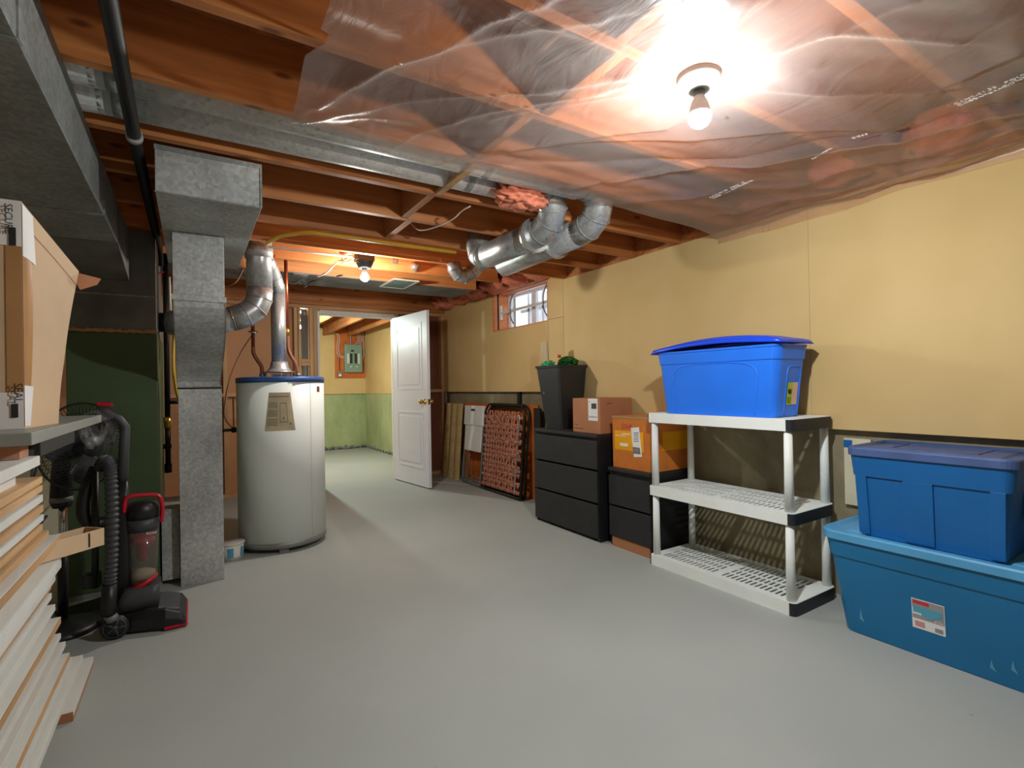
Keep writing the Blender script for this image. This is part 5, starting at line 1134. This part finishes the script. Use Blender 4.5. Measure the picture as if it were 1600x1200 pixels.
# black waste bin
wb_ = thing('waste_bin', 'tall black plastic bin full of green bags on the black dresser', 'bin', (2.72, 3.46, 0.786))
def brect(z, x0, y0, x1, y1, r=0.02): return rrect((x0+x1)/2, (y0+y1)/2, z, (x1-x0)/2, (y1-y0)/2, r, 4)
MB().loft([brect(0.786, 2.600, 3.345, 2.825, 3.57), brect(1.315, 2.563, 3.325, 2.872, 3.655)], smooth=False, cap1=False).loft([brect(1.315, 2.566, 3.328, 2.869, 3.652), brect(0.80, 2.605, 3.350, 2.82, 3.565)], smooth=False, cap0=False).build('bin_body', 'bin', wb_)
MB().loft([brect(1.300, 2.557, 3.319, 2.876, 3.661), brect(1.322, 2.554, 3.316, 2.878, 3.664), brect(1.322, 2.566, 3.328, 2.869, 3.652), brect(1.300, 2.566, 3.328, 2.869, 3.652)], cap0=False, cap1=False, smooth=False).build('rim', 'bin', wb_)
def blob(name, c, s, mat, lab, cat, seed, amp=0.35, fq=2.5, sub=4):
    bm = bmesh.new(); bmesh.ops.create_icosphere(bm, subdivisions=sub, radius=1)
    for v in bm.verts:
        v.co *= 1+amp*noise.fractal(v.co*fq+Vector((seed, 2, 3)), 1.0, 2.0, 3); v.co = Vector((v.co.x*s[0], v.co.y*s[1], v.co.z*s[2]))+Vector(c)
    mb = MB(); mb.add([v.co.copy() for v in bm.verts], [tuple(v.index for v in f.verts) for f in bm.faces], False); bm.free()
    return tag(mb.build(name, mat), lab, cat)
blob('green_bag', (2.64, 3.57, 1.325), (0.055, 0.065, 0.045), 'gbag', 'pale green plastic bag on the left in the black bin', 'bag', 1)
blob('green_bag', (2.76, 3.45, 1.345), (0.085, 0.085, 0.055), 'gfoil', 'shiny dark green patterned bag on the right in the black bin', 'bag', 4, 0.25, 3.5)
blob('red_bow', (2.66, 3.44, 1.40), (0.014, 0.014, 0.014), 'labelred', 'tiny red bow between the green bags', 'bow', 9, 0.5, 3, 2)
tag(MB().box(2.60, 3.53, 1.08, 2.612, 3.60, 1.54, rot=Euler((-0.12, 0.10, 0.35)).to_matrix()).build('wooden_stick', 'stick', bev=0.002), 'weathered wooden slat standing up out of the black bin', 'stick')

# webbed folding lounger leaning on the wall
lg = thing('folding_lounger', 'folded lounger with plaid red webbing leaning under the window', 'lounger', (2.79, 4.62, 0))
def lgp(y, z, off=0.0): return Vector((2.755+0.075*(z/0.95)+off, y, z))
ya, yb2, zt_ = 4.235, 5.03, 0.955
def frame_loop(off, shr=0.0, z0=0.02):
    pts = []; a, c, d = ya+shr, yb2-shr, zt_-shr; rr = 0.11
    pts.append(lgp(a, z0, off)); pts.append(lgp(a, d-rr, off))
    for k in range(1, 8): th_ = PI/2*k/8; pts.append(lgp(a+rr-rr*math.cos(th_), d-rr+rr*math.sin(th_), off))
    for k in range(0, 9): th_ = PI/2*k/8; pts.append(lgp(c-rr+rr*math.sin(th_), d-rr+rr*math.cos(th_), off))
    pts.append(lgp(c, z0, off)); pts.append(lgp(a, z0, off)); return pts
MB().tube(frame_loop(0), 0.012, 10).build('front_frame', 'dkgreen', lg)
MB().tube(frame_loop(0.03, 0.03), 0.012, 10).build('rear_frame', 'dkgreen', lg)
MB().tube(frame_loop(0.055, 0.0), 0.012, 10).build('rear_frame', 'dkgreen', lg)
MB().tube(smooth_path([lgp(ya+0.09, 0.86, -0.02), lgp(ya+0.05, 0.80, -0.022), lgp(ya+0.075, 0.3, -0.02), lgp(ya+0.08, 0.06, -0.02)], 6), 0.0075, 8).build('side_brace', 'chrome', lg)
b = MB()
for z in (0.3, 0.62): b.tube([lgp(ya, z, 0.01), lgp(ya, z, 0.055)], 0.008, 6)
b.build('hinge', 'black', lg)
nh, nvv = 15, 12
for k in range(nvv):   # vertical straps
    y = ya+0.105+(yb2-ya-0.17)*k/(nvv-1); ww = 0.019
    mb = MB(); mb.grid(lambda u, v: lgp(y-ww+2*ww*u, 0.06+0.83*v, -0.013-0.005*math.cos(v*PI*nh+k*PI)), 1, 60); mb.build('webbing_strap', 'web', lg, fix=False, solid=0.0015)
for k in range(nh):
    z = 0.075+0.74*k/(nh-1); ww = 0.019; sl = 0.02*math.sin(k*2.3)
    mb = MB(); mb.grid(lambda u, v: lgp(ya+0.015+(yb2-ya-0.03)*u, z-ww+2*ww*v+sl*(1-u), -0.013+0.005*math.cos(u*PI*(nvv-1)+k*PI)), 60, 1); mb.build('webbing_strap', 'webH', lg, fix=False, solid=0.0015)
for (y, z, a) in ((4.72, 0.80, 0.5), (4.60, 0.83, -0.6), (4.40, 0.60, 0.45), (4.35, 0.45, -0.35), (4.88, 0.80, 0.4)):
    mb = MB(); dy, dz = math.cos(a), math.sin(a); mb.grid(lambda u, v: lgp(y+dy*(u-0.5)*0.16-dz*(v-0.5)*0.04, z+dz*(u-0.5)*0.16+dy*(v-0.5)*0.04, -0.022), 4, 1); mb.build('loose_strap', 'web', lg, fix=False, solid=0.0015)
# dark folded item behind lounger and by the dresser
tag(MB().box(2.86, 4.02, 0.0, 2.885, 4.13, 0.93).build('folded_screen', 'dresserside', bev=0.004), 'narrow dark panel standing between the plaid lounger and the dresser', 'panel')
# big brown board behind the chairs
tag(MB().box(2.912, 4.12, 0.0, 2.922, 5.72, 0.955).build('brown_board', 'orangewood'), 'orange-brown sheet leaning on the concrete behind folding chair and lounger', 'board')
# white folding chair
fc = thing('folding_chair', 'white plastic folding chair with grey legs folded against the wall', 'chair', (2.80, 5.27, 0))
def fcp(y, z, off=0.0): return Vector((2.745+0.085*(z/0.95)+off, y, z))
for (y, o_) in ((5.045, 0.0), (5.495, 0.0)):
    MB().tube(smooth_path([fcp(y+(0.012 if y < 5.2 else -0.012), 0.88, o_), fcp(y+(0.01 if y < 5.2 else -0.01), 0.5, o_), fcp(y, 0.2, o_), fcp(y+(0.01 if y < 5.2 else -0.01), 0.03, o_)], 5), 0.011, 10).build('leg', 'steelgrey', fc)
for (y, o_) in ((5.12, 0.035), (5.42, 0.035)):
    MB().tube([fcp(y, 0.62, o_), fcp(y-0.01, 0.035, o_)], 0.011, 10).build('leg', 'steelgrey', fc)
for (z, a, c, o_) in ((0.03, 5.05, 5.49, 0), (0.065, 5.05, 5.49, 0), (0.05, 5.11, 5.42, 0.035), (0.10, 5.11, 5.42, 0.035)): MB().tube([fcp(a, z, o_), fcp(c, z, o_)], 0.009, 8).build('crossbar', 'steelgrey', fc)
mb = MB(); mb.hexa([fcp(5.04, 0.70, -0.025), fcp(5.505, 0.70, -0.025), fcp(5.505, 0.70, 0.02), fcp(5.04, 0.70, 0.02), fcp(5.05, 0.93, -0.03), fcp(5.50, 0.93, -0.03), fcp(5.50, 0.93, 0.02), fcp(5.05, 0.93, 0.02)]); mb.build('backrest', 'whiteplastic', fc, bev=0.008)
mb = MB(); mb.hexa([fcp(5.235, 0.868, -0.032), fcp(5.325, 0.868, -0.032), fcp(5.325, 0.868, -0.028), fcp(5.235, 0.868, -0.028), fcp(5.235, 0.893, -0.033), fcp(5.325, 0.893, -0.033), fcp(5.325, 0.893, -0.029), fcp(5.235, 0.893, -0.029)]); mb.build('hand_slot', 'ink', fc)
mb = MB(); mb.hexa([fcp(5.075, 0.40, -0.018), fcp(5.47, 0.40, -0.018), fcp(5.47, 0.40, 0.012), fcp(5.075, 0.40, 0.012), fcp(5.06, 0.715, -0.012), fcp(5.485, 0.715, -0.012), fcp(5.485, 0.715, 0.012), fcp(5.06, 0.715, 0.012)]); mb.build('seat', 'whiteplastic', fc, bev=0.008)
# corrugated tan panels
for k, (y, lb) in enumerate(((6.07, 'tan corrugated panel nearest the stud wall corner, leaning'), (5.90, 'middle tan corrugated panel of the three leaning in the corner'), (5.74, 'tan corrugated panel beside the white folding chair, leaning'))):
    mb = MB(); w2 = 0.125
    def cg(u, v):
        z = 0.0+0.945*v; x = 2.79+0.075*v; return Vector((x+0.005*abs(math.sin(v*PI*34))-0.035*math.sin(PI*u)**0.7, y-w2/2+w2*u, z))
    mb.grid(cg, 10, 140, False)
    tag(mb.build('corrugated_panel', 'roll', fix=False, solid=0.012), lb, 'panel', 'tan corrugated panels')
b = MB(); b.box(2.895, 4.43, 0.955, 2.925, 4.475, 1.09)
tag(b.build('strap', 'black'), 'short black strap hanging below the yellow board above the lounger', 'strap')
tag(MB().tube([(2.86, 6.16, 0.9), (2.86, 6.16, 1.09)], 0.012, 10).build('pipe_stub', 'abs'), 'short grey pipe end below the yellow board in the far corner', 'pipe')
# clear plastic strip on stud by the door
tag(MB().grid(lambda u, v: Vector((2.62+0.10*u+0.01*math.sin(v*20), 6.24+0.012*math.sin(u*6+v*13), 1.128+0.57*v)), 10, 30).build('plastic_scrap', 'bagclear', fix=False), 'crumpled clear plastic scrap in the stud bay right of the door', 'plastic')

# ================================================================ third level: pieces of parts go under their part
SUB = {'gore_seam': ('elbow', 'riser_elbow'), 'wheel_spokes': ('wheel',), 'sticker_field': ('sticker',), 'sticker_badge': ('sticker',), 'sticker_tote_picture': ('sticker',),
 'sticker_lid_picture': ('sticker',), 'sticker_print': ('sticker',), 'sticker_emblem': ('sticker',), 'barcode_bar': ('sticker', 'shipping_label'), 'label_print': ('shipping_label', 'label'),
 'label_picture': ('label',), 'label_icon': ('label',), 'end_sticker_print': ('end_sticker',), 'hand_slot': ('backrest',), 'hose_cuff': ('ribbed_hose',), 'hose_end': ('ribbed_hose',),
 'grey_collar': ('neck_housing',), 'guard_badge': ('wire_guard',), 'drawer_box': ('drawer',), 'printed_line': ('instruction_tag',), 'printed_tank_drawing': ('instruction_tag',), 'header_line': ('instruction_tag',),
 'lid_panel': ('lid',), 'lid_rib': ('lid',), 'red_bumper': ('floor_head',), 'clear_window': ('floor_head',), 'red_pedal': ('floor_head',), 'breaker': ('enclosure',), 'main_breaker': ('enclosure',),
 'circuit_label': ('enclosure',), 'rating_label': ('enclosure',), 'embossed_arch': ('tote_body',), 'raised_rib': ('tote_body',), 'scuff': ('tote_body',), 'end_rim': ('dark_end',), 'slat': ('backing',),
 'tape_print': ('printed_tape',), 'tape_label': ('amber_tape',), 'collar': ('run_pipe',), 'joint_ring': ('long_pipe', 'connector'), 'red_cyclone': ('dust_bin',), 'collected_dust': ('dust_bin',),
 'bin_lettering': ('dust_bin',), 'slit': ('tray_body',), 'sealant': ('plenum',), 'plenum_seam': ('plenum',), 'offset_seam': ('offset_section',), 'end_flange': ('boxed_duct',), 'print': ('film',),
 'staple': ('film',), 'nut': ('flexible_tail',), 'coupling': ('pipe',), 'face': ('box',), 'loose_strap': ('webbing_strap',), 'security_rod': ('window_frame',), 'rim': ('bin_body',), 'red_grip_top': ('tall_handle',)}
base = lambda o: o.name.split('.')[0]
def mid(o):
    cs = [Vector(c) for c in o.bound_box]; return sum(cs, Vector())/8
for root in [o for o in list(C.objects) if o.parent is None]:
    kids = list(root.children)
    for c in kids:
        if base(c) in SUB:
            opts = [k for k in kids if base(k) in SUB[base(c)] and k is not c]
            if opts: c.parent = min(opts, key=lambda k: (mid(k)-mid(c)).length)
for o in C.objects:
    lb = {'dark_end': 'charcoal end piece', 'brass': '', 'raw_end': 'brown raw end', 'red_ring': 'red ring under the clear bin', 'chrome_pole': 'bright metal pole', 'base_ring': 'grey base ring', 'top_cap': 'blue top rim', 'takeoff_boot': 'bent duct collar at the trunk duct'}.get(base(o))
    if lb and o.parent is not None: o['label'] = lb
